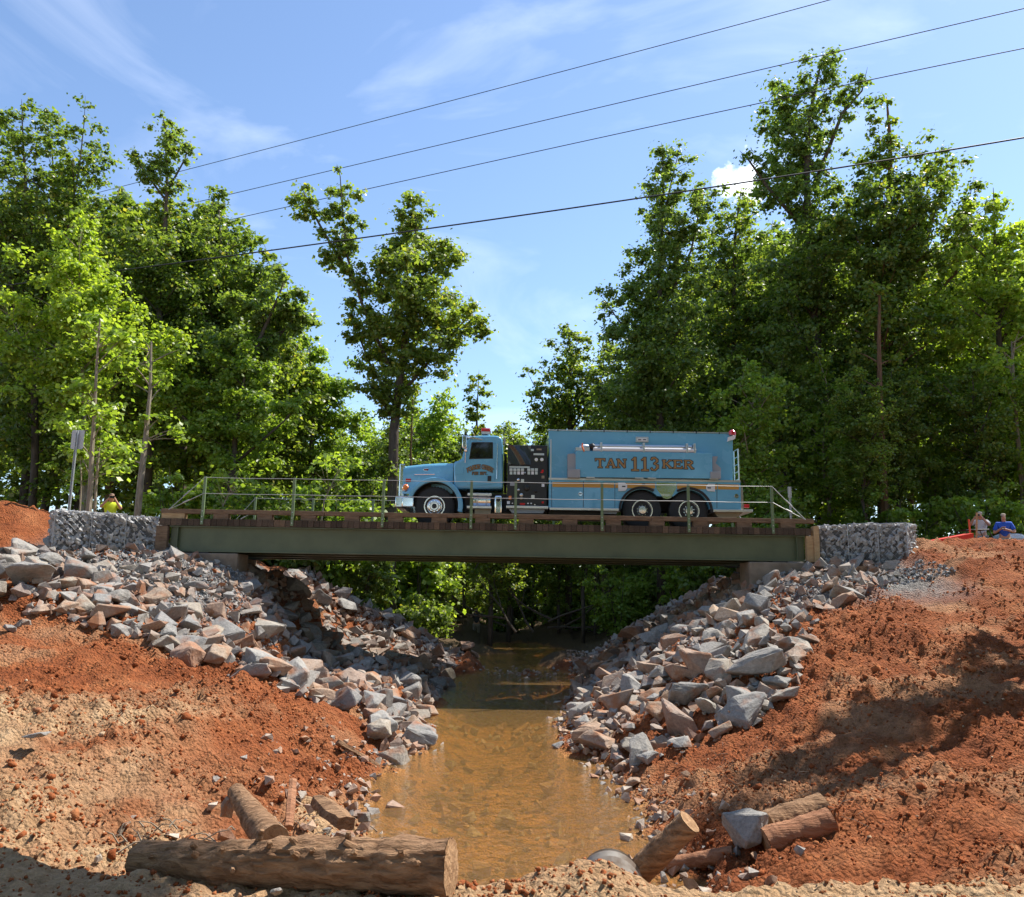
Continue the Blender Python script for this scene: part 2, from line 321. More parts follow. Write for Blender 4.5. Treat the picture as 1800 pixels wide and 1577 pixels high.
def H(x, y):
    x = np.asarray(x, float); y = np.asarray(y, float)
    z = H0(x, y)
    far = 1-sst(28, 60, y)
    land = sst(-.25, .15, z)
    z = z + (fbm(x, y, .45, 4, 3)-.5)*.5*sst(.1, 1.2, z)*sst(5, 9, y) + (fbm(x, y, 1.5, 4, 11)-.5)*.26*land*sst(4.6, 6.5, y)
    lump = fbm(x, y, 3.6, 4, 17, .6); lump = np.abs(lump-.5)*2
    z = z + (lump-.25)*.15*land*(.35+.65*sst(5.4, 7.5, y))*far
    z = z + (fbm(x, y, 11, 3, 23, .6)-.5)*.12*land*far
    wx_ = x+(fbm(x, y, 9, 3, 61)-.5)*.18; wy_ = y+(fbm(x, y, 9, 3, 67)-.5)*.18; pt = sst(.36, .56, fbm(x, y, .9, 3, 41))*land*far*(.25+.75*sst(5.2, 7, y))
    z = z + (worley(wx_, wy_, 71, 3.1)*.40+worley(wx_, wy_, 81, 6.5)*.48)*pt + worley(wx_, wy_, 91, 12)*.6*land*far*(.4+.6*pt)
    tk_ = (y*.93+x*.36+.05*np.sin(x*1.7))*2*math.pi/.21; z = z + .020*np.sign(np.sin(tk_))*np.abs(np.sin(tk_))**.5*sst(.35, .6, fbm(x, y, .8, 2, 51))*sst(1.2, 2.0, x)*sst(6.4, 5.6, y)
    z = z + (fbm(x, y, 1.1, 3, 29)-.5)*.30*(1-land)
    return z
def hz(x, y): return float(H(np.array([x]), np.array([y]))[0])
def G(px, py, far=120):
    """point where the sight line through a photo pixel meets the ground"""
    d = cF + cR*((px-900)/FPX) + cU*((788.5-py)/FPX); d = d/d.y
    ys = np.concatenate([np.arange(3.6, 30, .04), np.arange(30, far, .15)])
    zz = EYE + d.z*ys; hh = np.maximum(H0(d.x*ys, ys), 0); hit = zz < hh
    k = np.argmax(hit) if hit.any() else 120+np.argmin((zz-hh)[120:600])
    y = ys[k]; return Vector((d.x*y, y, hz(d.x*y, y)))
def axis_(segs):
    o = [segs[0][0]]
    for a, b, st in segs:
        n = max(1, int(round((b-a)/st))); o += list(a + (b-a)*(np.arange(1, n+1)/n))
    return np.array(o)
gx = axis_([(-500, -60, 40), (-60, -16, 2), (-16, -8, .11), (-8, 8, .048), (8, 15, .1), (15, 60, 2), (60, 500, 40)])
gy = axis_([(-200, -10, 20), (-10, 3.4, .9), (3.4, 12, .042), (12, 24, .075), (24, 34, .2), (34, 70, .5), (70, 120, 4), (120, 700, 60)])
X, Y = np.meshgrid(gx, gy); Z = H(X, Y)
nx, ny = len(gx), len(gy); idx = np.arange(nx*ny).reshape(ny, nx)
F = np.stack([idx[:-1, :-1], idx[:-1, 1:], idx[1:, 1:], idx[1:, :-1]], -1).reshape(-1, 4)
me = npmesh('ground', np.stack([X, Y, Z], -1).reshape(-1, 3), F, True)
tanm = np.clip(sst(6.9, 5.2, Y)*(.55+.9*fbm(X, Y, .8, 4, 5)) + sst(.5, .68, fbm(X, Y, .55, 4, 7))*.8*sst(14, 9, Y)*(X < -1.5) + sst(12, 7, Y)*sst(-2.0, -4.4, X)*sst(.30, .56, fbm(X, Y, .7, 4, 15))*.95 + .35*sst(.55, .7, fbm(X, Y, .7, 4, 8)), 0, 1)*(Y < 30)
ax_ = np.abs(X)
grv = sst(.0, 1.2, (ax_-6.0))*sst(-12.6, -11.8, X)*sst(16.4, 19.0, Y - .12*np.abs(X+9)*(X < -9))*sst(13.2, 11.5, ax_-1.2*(X < 0))*(Y < 27.5)*np.clip(.25+1.5*fbm(X, Y, .8, 4, 9), 0, 1)
grv = grv*np.where(X > 0, sst(10.4, 9.2, X), 1)
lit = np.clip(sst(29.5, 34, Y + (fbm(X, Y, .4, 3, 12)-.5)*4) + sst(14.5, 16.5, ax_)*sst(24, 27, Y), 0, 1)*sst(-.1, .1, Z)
silt = sst(.07, -.04, Z)*(Y < 60)
ca = me.color_attributes.new('Col', 'FLOAT_COLOR', 'POINT')
ca.data.foreach_set('color', np.stack([tanm, np.clip(grv, 0, 1), lit, silt], -1).astype(np.float32).ravel())
ground = tag(mobj('ground', me, M['soil']), 'red clay ground of excavated stream banks with tan sandy dirt in front', 'ground', kind='structure')
wx = axis_([(-6, 6, .5)]); 
wm = MB(); wm.add([(-7, 5.2, 0), (7, 5.2, 0), (9, 62, 0), (-9, 62, 0)], [(0, 1, 2, 3)])
tag(wm.build('water', M['water']), 'shallow muddy orange stream flowing beneath the bridge', 'stream', kind='structure')
# ------------------------------------------------------------ rocks
def hull(seed, n=14, sx=1, sy=1, sz=1, flat=.0):
    rnd = random.Random(seed); bm = bmesh.new()
    for k in range(n):
        v = Vector((rnd.uniform(-1, 1), rnd.uniform(-1, 1), rnd.uniform(-1, 1)))
        mlen = max(abs(v.x), abs(v.y), abs(v.z)); v = v/mlen*rnd.uniform(.72, 1) if rnd.random() < .6 else v.normalized()*rnd.uniform(.8, 1.05)
        bm.verts.new((v.x*sx*.5, v.y*sy*.5, v.z*sz*.5))
    r = bmesh.ops.convex_hull(bm, input=bm.verts)
    bmesh.ops.delete(bm, geom=list({e for e in r['geom_interior'] + r['geom_unused'] if isinstance(e, bmesh.types.BMVert)}), context='VERTS')
    bmesh.ops.dissolve_limit(bm, angle_limit=R_(9), verts=bm.verts, edges=bm.edges)
    bmesh.ops.triangulate(bm, faces=bm.faces)
    return bm
def rock_mesh(seed, hero=False):
    rnd = random.Random(seed*7+1)
    bm = hull(seed, 15 if hero else 13, 1, rnd.uniform(.62, .95), rnd.uniform(.5, .8))
    if hero:
        bmesh.ops.bevel(bm, geom=list(bm.edges), offset=.018, segments=1, affect='EDGES')
        bmesh.ops.triangulate(bm, faces=bm.faces)
        bmesh.ops.subdivide_edges(bm, edges=bm.edges, cuts=2, use_grid_fill=True)
        from mathutils import noise as mn
        for v in bm.verts:
            p = v.co*4+Vector((seed, 0, 0)); v.co += v.co.normalized()*(mn.noise(p)*.045+mn.noise(p*3)*.018)
    else:
        bmesh.ops.bevel(bm, geom=list(bm.edges), offset=.02, segments=1, affect='EDGES')
    me = bpy.data.meshes.new('rock'); bm.to_mesh(me); bm.free()
    return me
ROCKS = [rock_mesh(i) for i in range(22)]; HERO = [rock_mesh(100+i, True) for i in range(9)]
def with_mat(me, key):
    c = me.copy(); c.materials.clear(); c.materials.append(M[key]); return c
RM = {k: [with_mat(r, k) for r in ROCKS] for k in ('rock', 'rock_rust')}; HM = {k: [with_mat(r, k) for r in HERO] for k in ('rock', 'rock_rust')}
def inpoly(x, y, poly):
    ins = np.zeros(np.shape(x), bool); j = len(poly)-1
    for i in range(len(poly)):
        xi, yi = poly[i]; xj, yj = poly[j]
        c = ((yi > y) != (yj > y)) & (x < (xj-xi)*(y-yi)/((yj-yi) or 1e-9)+xi); ins ^= c; j = i
    return ins
def proj(v):
    d = v-CAM; k = d.dot(cF); return 900+d.dot(cR)/k*FPX, 788.5-d.dot(cU)/k*FPX, k
def gxy(*pp): return [(q.x, q.y) for q in (G(a, b) for a, b in pp)]
LPOLY = [(-15, 19.2), (-12.4, 20.2), (-9.7, 21.5), (-8.4, 21.9), (-7.4, 22), (-7.4, 26.5), (-7.6, 31), (-2.0, 32.5), (-1.9, 24), (-1.85, 19.5), (-1.5, 15.8), (-1.9, 13.8)] + gxy((650, 1252), (560, 1238), (480, 1218), (400, 1180), (310, 1152), (190, 1108), (90, 1080)) + [(-13.5, 15.2)]
RPOLY = [(7.2, 22), (8.3, 21.8), (9.6, 20.9), (9.2, 19.6), (8.0, 18.2)] + gxy((1440, 1092), (1420, 1160), (1380, 1235), (1290, 1280), (1215, 1305), (1140, 1350), (1060, 1335)) + [(1.35, 17), (1.45, 20), (2.05, 24), (2.4, 31), (7, 31)]
rng = np.random.default_rng(5)
placed = np.zeros((0, 3))
rocks = []   # (x,y,size,heromesh?,kind)
def try_put(x, y, s, f=.40):
    global placed
    if len(placed):
        d = np.hypot(placed[:, 0]-x, placed[:, 1]-y)
        if np.any(d < (placed[:, 2]+s)*f): return False
    placed = np.vstack([placed, [x, y, s]]); return True
# the larger blocks the photograph shows, where they lie
BIG = [(1340, 1192, 105, 0), (1262, 1195, 70, 0), (1392, 1150, 62, 0), (1310, 1240, 84, 0), (1243, 1245, 62, 0), (1195, 1278, 92, 1), (1112, 1318, 72, 0), (1112, 1222, 66, 0), (1150, 1255, 52, 1), (1195, 1310, 60, 0),
       (1066, 1300, 40, 1), (1050, 1228, 30, 1), (1235, 1190, 90, 1), (1165, 1200, 50, 0), (1258, 1130, 60, 0), (1330, 1140, 66, 0), (1460, 1042, 44, 1), (1480, 1068, 50, 1), (1578, 1000, 0, 0), (1500, 998, 40, 0), (1115, 1385, 40, 1), (1090, 1350, 36, 1), (1225, 1125, 40, 0), (1080, 1165, 50, 1), (1110, 1130, 60, 1),
       (985, 1315, 26, 0), (943, 1287, 20, 0), (1060, 1240, 24, 1), (798, 1236, 18, 1),
       (50, 975, 60, 0), (95, 965, 45, 0), (45, 1048, 95, 0), (95, 1000, 62, 0), (130, 1040, 56, 1), (185, 1000, 58, 0), (215, 1055, 70, 0), (150, 1070, 60, 0), (232, 1007, 42, 0), (270, 1060, 50, 1),
       (330, 1138, 64, 0), (378, 1122, 52, 0), (295, 1118, 48, 0), (210, 1112, 40, 0), (448, 1168, 46, 0), (420, 1145, 48, 1), (480, 1195, 60, 1), (506, 1208, 40, 0), (560, 1188, 56, 1), (520, 1160, 46, 0), (610, 1215, 66, 1), (655, 1205, 56, 1),
       (690, 1272, 44, 0), (672, 1240, 30, 0), (725, 1255, 30, 1), (580, 1130, 52, 0), (610, 1085, 52, 0), (560, 1070, 48, 0), (500, 1100, 50, 0), (545, 1115, 46, 0), (640, 1140, 46, 0), (690, 1160, 44, 0), (740, 1165, 40, 1), (765, 1120, 34, 0), (815, 1145, 34, 1), (780, 1160, 26, 0), (835, 1155, 26, 1),
       (520, 1020, 40, 0), (585, 1035, 36, 0), (640, 1060, 34, 0), (680, 1100, 34, 0), (720, 1130, 34, 1), (500, 1120, 40, 0), (470, 1060, 44, 0), (430, 1040, 36, 0), (20, 1110, 26, 0), (40, 1093, 30, 0)]
heroes = []
for px, py, wpx, kd in BIG:
    if not wpx: continue
    p = G(px, py); dep = (p-CAM).dot(cF); s = wpx/FPX*dep
    try_put(p.x, p.y, s*.9); heroes.append((p.x, p.y, s, kd))
def scatter(poly, n, smin, smax, f, seed):
    rg = np.random.default_rng(seed); out_ = []
    gp = poly
    x0, x1 = min(p[0] for p in gp), max(p[0] for p in gp); y0, y1 = min(p[1] for p in gp), max(p[1] for p in gp)
    for k in range(n):
        x = rg.uniform(x0, x1); y = rg.uniform(y0, y1)
        if not inpoly(np.array(x), np.array(y), gp): continue
        s = smin+(smax-smin)*rg.random()**1.7
        if -10.6 < x < -6.0 and y > 17.8 and y < 22.2 and rg.random() < .92: continue
        if x > 6.4 and y < 21.8 and rg.random() < .5: continue
        if float(fbm(np.array([x]), np.array([y]), .62, 3, 77)[0]) > (.575 if x > 0 else .62) and y < 21 and rg.random() < .85: continue
        if abs(x) > 7.2 and y > 18.5: s *= .75
        if try_put(x, y, s, f): out_.append((x, y, s))
    return out_
def scat_xy(x0, x1, y0, y1, n, smin, smax, f, seed):
    rg = np.random.default_rng(seed); o_ = []
    for k in range(n):
        x, y = rg.uniform(x0, x1), rg.uniform(y0, y1); s = smin+(smax-smin)*rg.random()**1.6
        if try_put(x, y, s, f): o_.append((x, y, s))
    return o_
sl = scatter(LPOLY, 26000, .30, .86, .285, 1); sr = scatter(RPOLY, 18000, .28, .78, .31, 2)
indiv = [(x, y, s, kd, True) for x, y, s, kd in heroes]
cand = sorted(sl+sr, key=lambda q: -q[2]/q[1])
nind = 300-len(indiv)
for q in cand[:nind]:
    nr = q[1] < 16 or abs(q[0]) < 4.0
    toe = abs(q[0]) < 3.9 and q[1] < 20.5
    indiv.append((*q, 1 if rng.random() < (.62 if toe else .36 if nr else .14) else 0, q[1] < 15.5 and q[2] > .4))
def rock_label(x, y, s, kd):
    bank = "truck cab side bank" if x < 0 else "truck tank side bank"
    cl = 'rust stained' if kd else 'grey angular'
    if abs(x) < 1.2 and y > 9: return f'{cl} stone lying in the muddy stream', f'{cl} stones lying in the stream'
    size = 'large' if s > .75 else 'small' if s < .36 else 'medium'; z = hz(x, y)
    hgt = 'at the waterline of' if z < .75 else 'midway up' if z < 2.0 else 'high on'
    where = ', beyond the bridge' if y > 26.2 else ', beneath the bridge' if y > 20.8 else ', before the bridge'
    return f"{size} {cl} rock {hgt} the {bank}{where}", f"{size} {cl} rocks {hgt} the {bank}{where}"
for k, (x, y, s, kd, hero) in enumerate(indiv):
    key = 'rock_rust' if kd else 'rock'
    me = (HM if hero else RM)[key][int(rng.integers(0, 9 if hero else 22))]
    o = bpy.data.objects.new('riprap_rock', me); col.objects.link(o)
    o.location = (x, y, hz(x, y)+s*rng.uniform(.10, .24)); e = rng.uniform(-.5, .5, 2); o.rotation_euler = (e[0], e[1], rng.uniform(0, 6.28)); o.scale = (s*1.15, s*1.12, s*rng.uniform(.78, 1.1))
    lb, gr = rock_label(x, y, s, kd); tag(o, lb, 'rock', gr)
def stone_pool(n, seed, flat=.7, npt=9):
    out_ = []
    for k in range(n):
        bm = hull(seed+k, npt, 1, .85, flat); bm.verts.index_update()
        out_.append((np.array([v.co[:] for v in bm.verts]), np.array([[v.index for v in f.verts] for f in bm.faces]))); bm.free()
    return out_
POOL = stone_pool(14, 500)
def stuff_mesh(name, pts, sizes, matk, seed=0, pool=POOL, parent=None, tilt=.8, label=None, cat=None, squash=None):
    rg = np.random.default_rng(seed); VV = []; FF = []; b = 0
    for p, s in zip(pts, sizes):
        v, f = pool[int(rg.integers(0, len(pool)))]
        a, bb, c_ = rg.uniform(-tilt, tilt), rg.uniform(-tilt, tilt), rg.uniform(0, 6.28)
        ca_, sa_, cb, sb_, cc_, sc_ = math.cos(a), math.sin(a), math.cos(bb), math.sin(bb), math.cos(c_), math.sin(c_)
        Rm = np.array([[cc_, -sc_, 0], [sc_, cc_, 0], [0, 0, 1]]) @ np.array([[cb, 0, sb_], [0, 1, 0], [-sb_, 0, cb]]) @ np.array([[1, 0, 0], [0, ca_, -sa_], [0, sa_, ca_]])
        VV.append(v*s @ Rm.T + np.array(p)); FF.append(f+b); b += len(v)
    me = npmesh(name, np.concatenate(VV), np.concatenate(FF), matk == 'clod')
    o = mobj(name, me, M[matk], parent); o['kind'] = 'stuff'
    if label: tag(o, label, cat)
    return o
# smaller riprap between the blocks: too many to pick apart
def fill(poly, n, smin, smax, seed):
    rg = np.random.default_rng(seed); gp = poly
    x0, x1 = min(p[0] for p in gp), max(p[0] for p in gp); y0, y1 = min(p[1] for p in gp), max(p[1] for p in gp)
    x = rg.uniform(x0, x1, n); y = rg.uniform(y0, y1, n); k = inpoly(x, y, gp) & ((fbm(x, y, .62, 3, 77) < np.where(x > 0, .575, .62)) | (y > 21) | (rg.random(n) < .3)); x, y = x[k], y[k]
    s = smin+(smax-smin)*rg.random(len(x))**2; return x, y, s
x1_, y1_, s1_ = fill(LPOLY, 7500, .1, .36, 3); x2_, y2_, s2_ = fill(RPOLY, 6500, .1, .34, 4)
rest = np.array(cand[nind:]) if len(cand) > nind else np.zeros((0, 3))
x = np.concatenate([x1_, x2_, rest[:, 0]]); y = np.concatenate([y1_, y2_, rest[:, 1]]); s = np.concatenate([s1_, s2_, rest[:, 2]])
stuff_mesh('small_riprap', np.stack([x, y, H(x, y)+s*.18], -1), s, 'rock_fill', 1, label='small broken riprap filling gaps between the larger bank rocks', cat='riprap')
# gravel below the gabions
gp = []
for (x0, x1, y0, y1, n) in ((-12.4, -5.6, 17.8, 21.9, 7000), (5.6, 10.2, 19.0, 22.4, 3600)):
    x = rng.uniform(x0, x1, n); y = rng.uniform(y0, y1, n); gp.append(np.stack([x, y], -1))
gp = np.concatenate(gp); keep = fbm(gp[:, 0], gp[:, 1], .8, 3, 9) > .42; gp = gp[keep]; s = rng.uniform(.035, .11, len(gp))
stuff_mesh('gravel', np.stack([gp[:, 0], gp[:, 1], H(gp[:, 0], gp[:, 1])+s*.25], -1), s, 'gravel', 2, label='fine grey crushed gravel spread below the gabion walls', cat='gravel')
def lump_pool(n, seed):
    out_ = []
    for k in range(n):
        bm = bmesh.new(); bmesh.ops.create_icosphere(bm, subdivisions=1, radius=.5); r = random.Random(seed+k)
        for v in bm.verts: v.co *= r.uniform(.5, 1.25); v.co.z *= .7
        bm.verts.index_update(); out_.append((np.array([v.co[:] for v in bm.verts]), np.array([[v.index for v in f.verts] for f in bm.faces]))); bm.free()
    return out_
LUMP = lump_pool(12, 900)
# clay clods over the dirt
def crumbs(n, yexp, smin, smax, sexp, thr, seed):
    rg = np.random.default_rng(seed); y = 4.3+rg.random(n)**yexp*17; x = rg.uniform(-1, 1, n)*(2.2+.62*y); z = H(x, y)
    k = (z > .03) & (fbm(x, y, .9, 3, 41)+.25*rg.random(n) > thr); x, y, z = x[k], y[k], z[k]; s = (smin+(smax-smin)*rg.random(len(x))**sexp)*np.clip(.5+y*.06, .5, 1.5); return np.stack([x, y, z+s*.04], -1), s
OCT = []
for k in range(16):
    r = random.Random(1300+k); v = np.array([[.5, 0, 0], [-.5, 0, 0], [0, .5, 0], [0, -.5, 0], [0, 0, .42], [0, 0, -.42]])*np.array([[r.uniform(.7, 1.25)] for _ in range(6)])+np.array([[r.uniform(-.12, .12) for _ in range(3)] for _ in range(6)])
    OCT.append((v, np.array([[0, 2, 4], [2, 1, 4], [1, 3, 4], [3, 0, 4], [2, 0, 5], [1, 2, 5], [3, 1, 5], [0, 3, 5]])))
p_, s_ = crumbs(92000, 1.35, .014, .05, 2, .52, 21); stuff_mesh('clay_crumbs', p_, s_, 'clod', 3, OCT, label='fine crumbs of red clay covering the dug banks', cat='crumbs')
p_, s_ = crumbs(8000, 1.2, .04, .13, 3.5, .62, 22); stuff_mesh('clay_clods', p_, s_, 'clod', 4, LUMP, label='loose clods of red clay strewn over the dug banks', cat='clods')
# pebbles along the water's edge and in the bed
n = 5200; y = rng.uniform(6.6, 36, n); sd_ = rng.random(n) < .5
ex = np.where(sd_, np.interp(y, SY, SL)-np.abs(rng.normal(0, .75, n))+.25, np.interp(y, SY, SR)+np.abs(rng.normal(0, .55, n))-.25)
bed = rng.random(n) < .16; ex = np.where(bed, rng.uniform(-1.5, 1.5, n), ex)
bar = rng.random(n) < .10; ex = np.where(bar, rng.normal(.5, .6, n), ex); y = np.where(bar, rng.normal(29, 1.0, n), y)
s = .03+.19*rng.random(n)**3; z = H(ex, y); z = np.where(bar, np.maximum(z, -.06), z)
nb = 260; bx_ = rng.uniform(-1.6, 1.6, nb); by_ = 7.2+rng.random(nb)**1.4*20; bs_ = .10+.28*rng.random(nb)**2; ex = np.concatenate([ex, bx_]); y = np.concatenate([y, by_]); s = np.concatenate([s, bs_]); z = np.concatenate([z, np.minimum(H(bx_, by_), -.02-bs_*.32)])
stuff_mesh('pebbles', np.stack([ex, y, z+s*.2], -1), s, 'pebble', 4, label='rust and tan pebbles along the edges of the stream', cat='pebbles')
# ------------------------------------------------------------ bridge
M['girder'] = mat('olive_girder_paint', (.085, .105, .055), .42); g = NG(M['girder']); g.l(g.ramp(g.noise(g.coord(), 1.4, 5, .6), [(.25, (.062, .078, .042)), (.5, (.088, .108, .056)), (.75, (.11, .128, .07))]), g.b.inputs['Base Color'])
M['post'] = mat('green_post_paint', (.14, .20, .10), .45)
M['cable'] = mat('galvanised_cable', (.42, .43, .42), .5, .6)
M['timber'] = m_wood('treated_timber', (.12, .075, .048), (.25, .165, .105), (.7, 4, 4), .4)
M['timber_new'] = m_wood('fresh_timber', (.36, .22, .11), (.52, .36, .20), (.7, 4, 4), .3)
def m_plank():
    m = m_wood('deck_plank', (.06, .045, .035), (.15, .11, .082), (6, .5, 6), .5); g = NG(m)
    src = g.b.inputs['Base Color'].links[0].from_socket
    g.l(g.mix(1, src, g.ramp(g.n('ShaderNodeObjectInfo').outputs['Random'], [(0, (.6, .58, .55)), (.8, (1.1, 1.05, 1)), (1, (1.7, 1.5, 1.25))]), 'MULTIPLY'), g.b.inputs['Base Color']); return m
M['plank'] = m_plank()
M['concrete'] = mat('concrete', (.34, .30, .25), .9); g = NG(M['concrete']); g.l(g.ramp(g.noise(g.coord(), 2.5, 6, .6), [(.3, (.15, .11, .075)), (.7, (.28, .225, .17))]), g.b.inputs['Base Color']); g.bump(g.noise(g.coord(), 30, 4), .3, .01)
M['steel'] = mat('galvanised_steel', (.50, .52, .53), .45, .7)
YB0, YB1 = 22.0, 26.9
bl = P(280, 925, YB0).x; br = P(1433, 935, YB0).x
DECK = P(900, 921, YB0).z            # deck top
GTOP = DECK-.19; GBOT = GTOP-.68
bc = (bl+br)/2
bridge = empty('bridge', (bc, (YB0+YB1)/2, GBOT)); tag(bridge, 'single span bridge of olive steel girders with timber deck and cable railings', 'bridge')
for k, y in enumerate((YB0+.12, 23.6, 25.2, YB1-.12)):
    b = MB(); b.box(bl+.28, br-.28, y-.012, y+.012, GBOT+.025, GTOP-.025)
    gd = b.build('girder', M['girder'], bridge)
    MB().box(bl+.28, br-.28, y-.14, y+.14, GTOP-.025, GTOP).build('top_flange', M['girder'], gd)
    MB().box(bl+.28, br-.28, y-.14, y+.14, GBOT, GBOT+.025).build('bottom_flange', M['girder'], gd)
    if k == 0:
        s_ = MB()
        for x in (bl+.5, br-.5): s_.box(x-.008, x+.008, y-.12, y-.013, GBOT+.026, GTOP-.026)
        s_.build('stiffener', M['girder'], gd)
b = MB()
for x in np.linspace(bl+1.2, br-1.2, 6):
    for y0, y1 in ((YB0+.14, 23.58), (23.62, 25.18), (25.22, YB1-.14)): b.obox((x, y0, GBOT+.2), (x, y1, GBOT+.2), .06, .18)
b.build('cross_brace', M['girder'], bridge)
pw = .152; npk = int((br-bl)/pw); pme = None
for k in range(npk):
    x = bl+.01+k*pw
    if pme is None:
        q = MB().box(0, pw-.008, 0, YB1-YB0+.1, 0, .18); me = bpy.data.meshes.new('plank'); me.from_pydata(q.v, [], q.f); pme = me; me.materials.append(M['plank'])
    o = bpy.data.objects.new('plank', pme); col.objects.link(o); o.parent = bridge
    o.location = Vector((x, YB0-.05+rng.uniform(-.012, .012), DECK-.18+rng.uniform(-.004, .004)))-bridge.location
CT = P(900, 904, YB0).z              # kerb top
for y, near in ((YB0+.02, 1), (YB1-.22, 0)):
    nseg = 4; xs = np.linspace(bl, br, nseg+1)
    for i in range(nseg): MB().box(xs[i]+.004, xs[i+1]-.004, y, y+.2, CT-.115, CT+rng.uniform(-.006, .006)).build('kerb_rail', M['timber'], bridge, .008)
    x = bl+.02; k = 0
    while x < br-.1:
        wd = .40 if 0 < k else .62
        MB().box(x, min(x+wd, br-.01), y+.003, y+.197, DECK+.002, CT-.116).build('kerb_block', M['timber_new' if k == 0 else 'timber'], bridge, .006)
        x += wd+.765; k += 1
def railing(y, pxs, side):
    tops = []
    for px in pxs:
        b_ = P(px, 905, YB0); x = b_.x
        mb = MB(); mb.box(x-.035, x+.035, y-.006, y+.006, DECK-.15, CT+.88); mb.box(x-.035, x-.025, y+.0061, y+.05, DECK-.15, CT+.88); mb.box(x+.025, x+.035, y+.0061, y+.05, DECK-.15, CT+.88)
        ps = mb.build('railing_post', M['post'], bridge)
        bt = MB()
        for z in (DECK-.08, DECK+.06, CT-.05): bt.lathe((x, y-.018, z), [(0, .016), (.012, .016)], 'y', 6)
        bt.build('bolt', M['steel'], ps); tops.append(x)
    for dz in (.85, .42):
        pts = []
        a0, a1 = tops[0], tops[-1]
        for i in range(len(tops)):
            pts.append((tops[i], y-.012, CT+dz))
            if i < len(tops)-1: pts.append(((tops[i]+tops[i+1])/2, y-.012, CT+dz-.012))
        c_ = MB().tube(pts, .0075, 6).build('railing_cable', M['cable'], bridge)
        for xe, xa in ((bl+.25, a0), (br-.28, a1)):
            st = MB().tube([(xa, y-.012, CT+dz), ((xa+xe)/2, y-.02, CT+(dz*.5)-.02), (xe, y-.03, CT-.03)], .010, 6)
            mx_, mz_ = xa+(xe-xa)*.42, CT+dz*.57
            st.tube([(mx_, y-.016, mz_), (xa+(xe-xa)*.6, y-.02, CT+dz*.385)], .017, 6); st.build('stay_cable', M['cable'], bridge)
railing(YB0-.065, (357, 515, 673, 828, 906, 1058, 1210, 1357), 0)
railing(YB1+.065, (345, 470, 600, 730, 860, 990, 1120, 1250, 1375), 1)
for x0, x1, mk in ((bl-.05, bl+.25, 'timber'), (br-.26, br-.08, 'timber_new'), (br-.078, br+.06, 'timber_new')):
    MB().box(x0, x1, YB0-.06-(.06 if x0 > br-.1 else 0), YB0+.10, GBOT-.02, GTOP-.004 if x0 < br-.1 else DECK+.06).build('bulkhead_post', M[mk], bridge, .006)
for x0, x1, lb in ((bl+.15, bl+2.15, "concrete abutment block under the bridge end by the truck's bumper"), (br-1.8, br-.15, "concrete abutment block under the bridge end behind the truck")):
    b = MB(); inx = (0, -1.0) if x0 < 0 else (1.0, 0); b.box(x0, x1, YB0-.05, YB0+.9, GBOT-1.5, GBOT-.03); b.box(x0+inx[0], x1+inx[1], YB0+.902, YB1+.05, GBOT-1.5, GBOT-.03)
    o = b.build('abutment', M['concrete'], bev=.03, origin=((x0+x1)/2, 24.4, GBOT-1.5)); tag(o, lb, 'abutment')
    b = MB()
    for y in (YB0+.12, 23.6, 25.2, YB1-.12): b.box((x0+x1)/2-.2, (x0+x1)/2+.2, y-.15, y+.15, GBOT-.032, GBOT-.002)
    b.build('bearing_pad', mat('rubber_pad', (.03, .03, .03), .8), o)
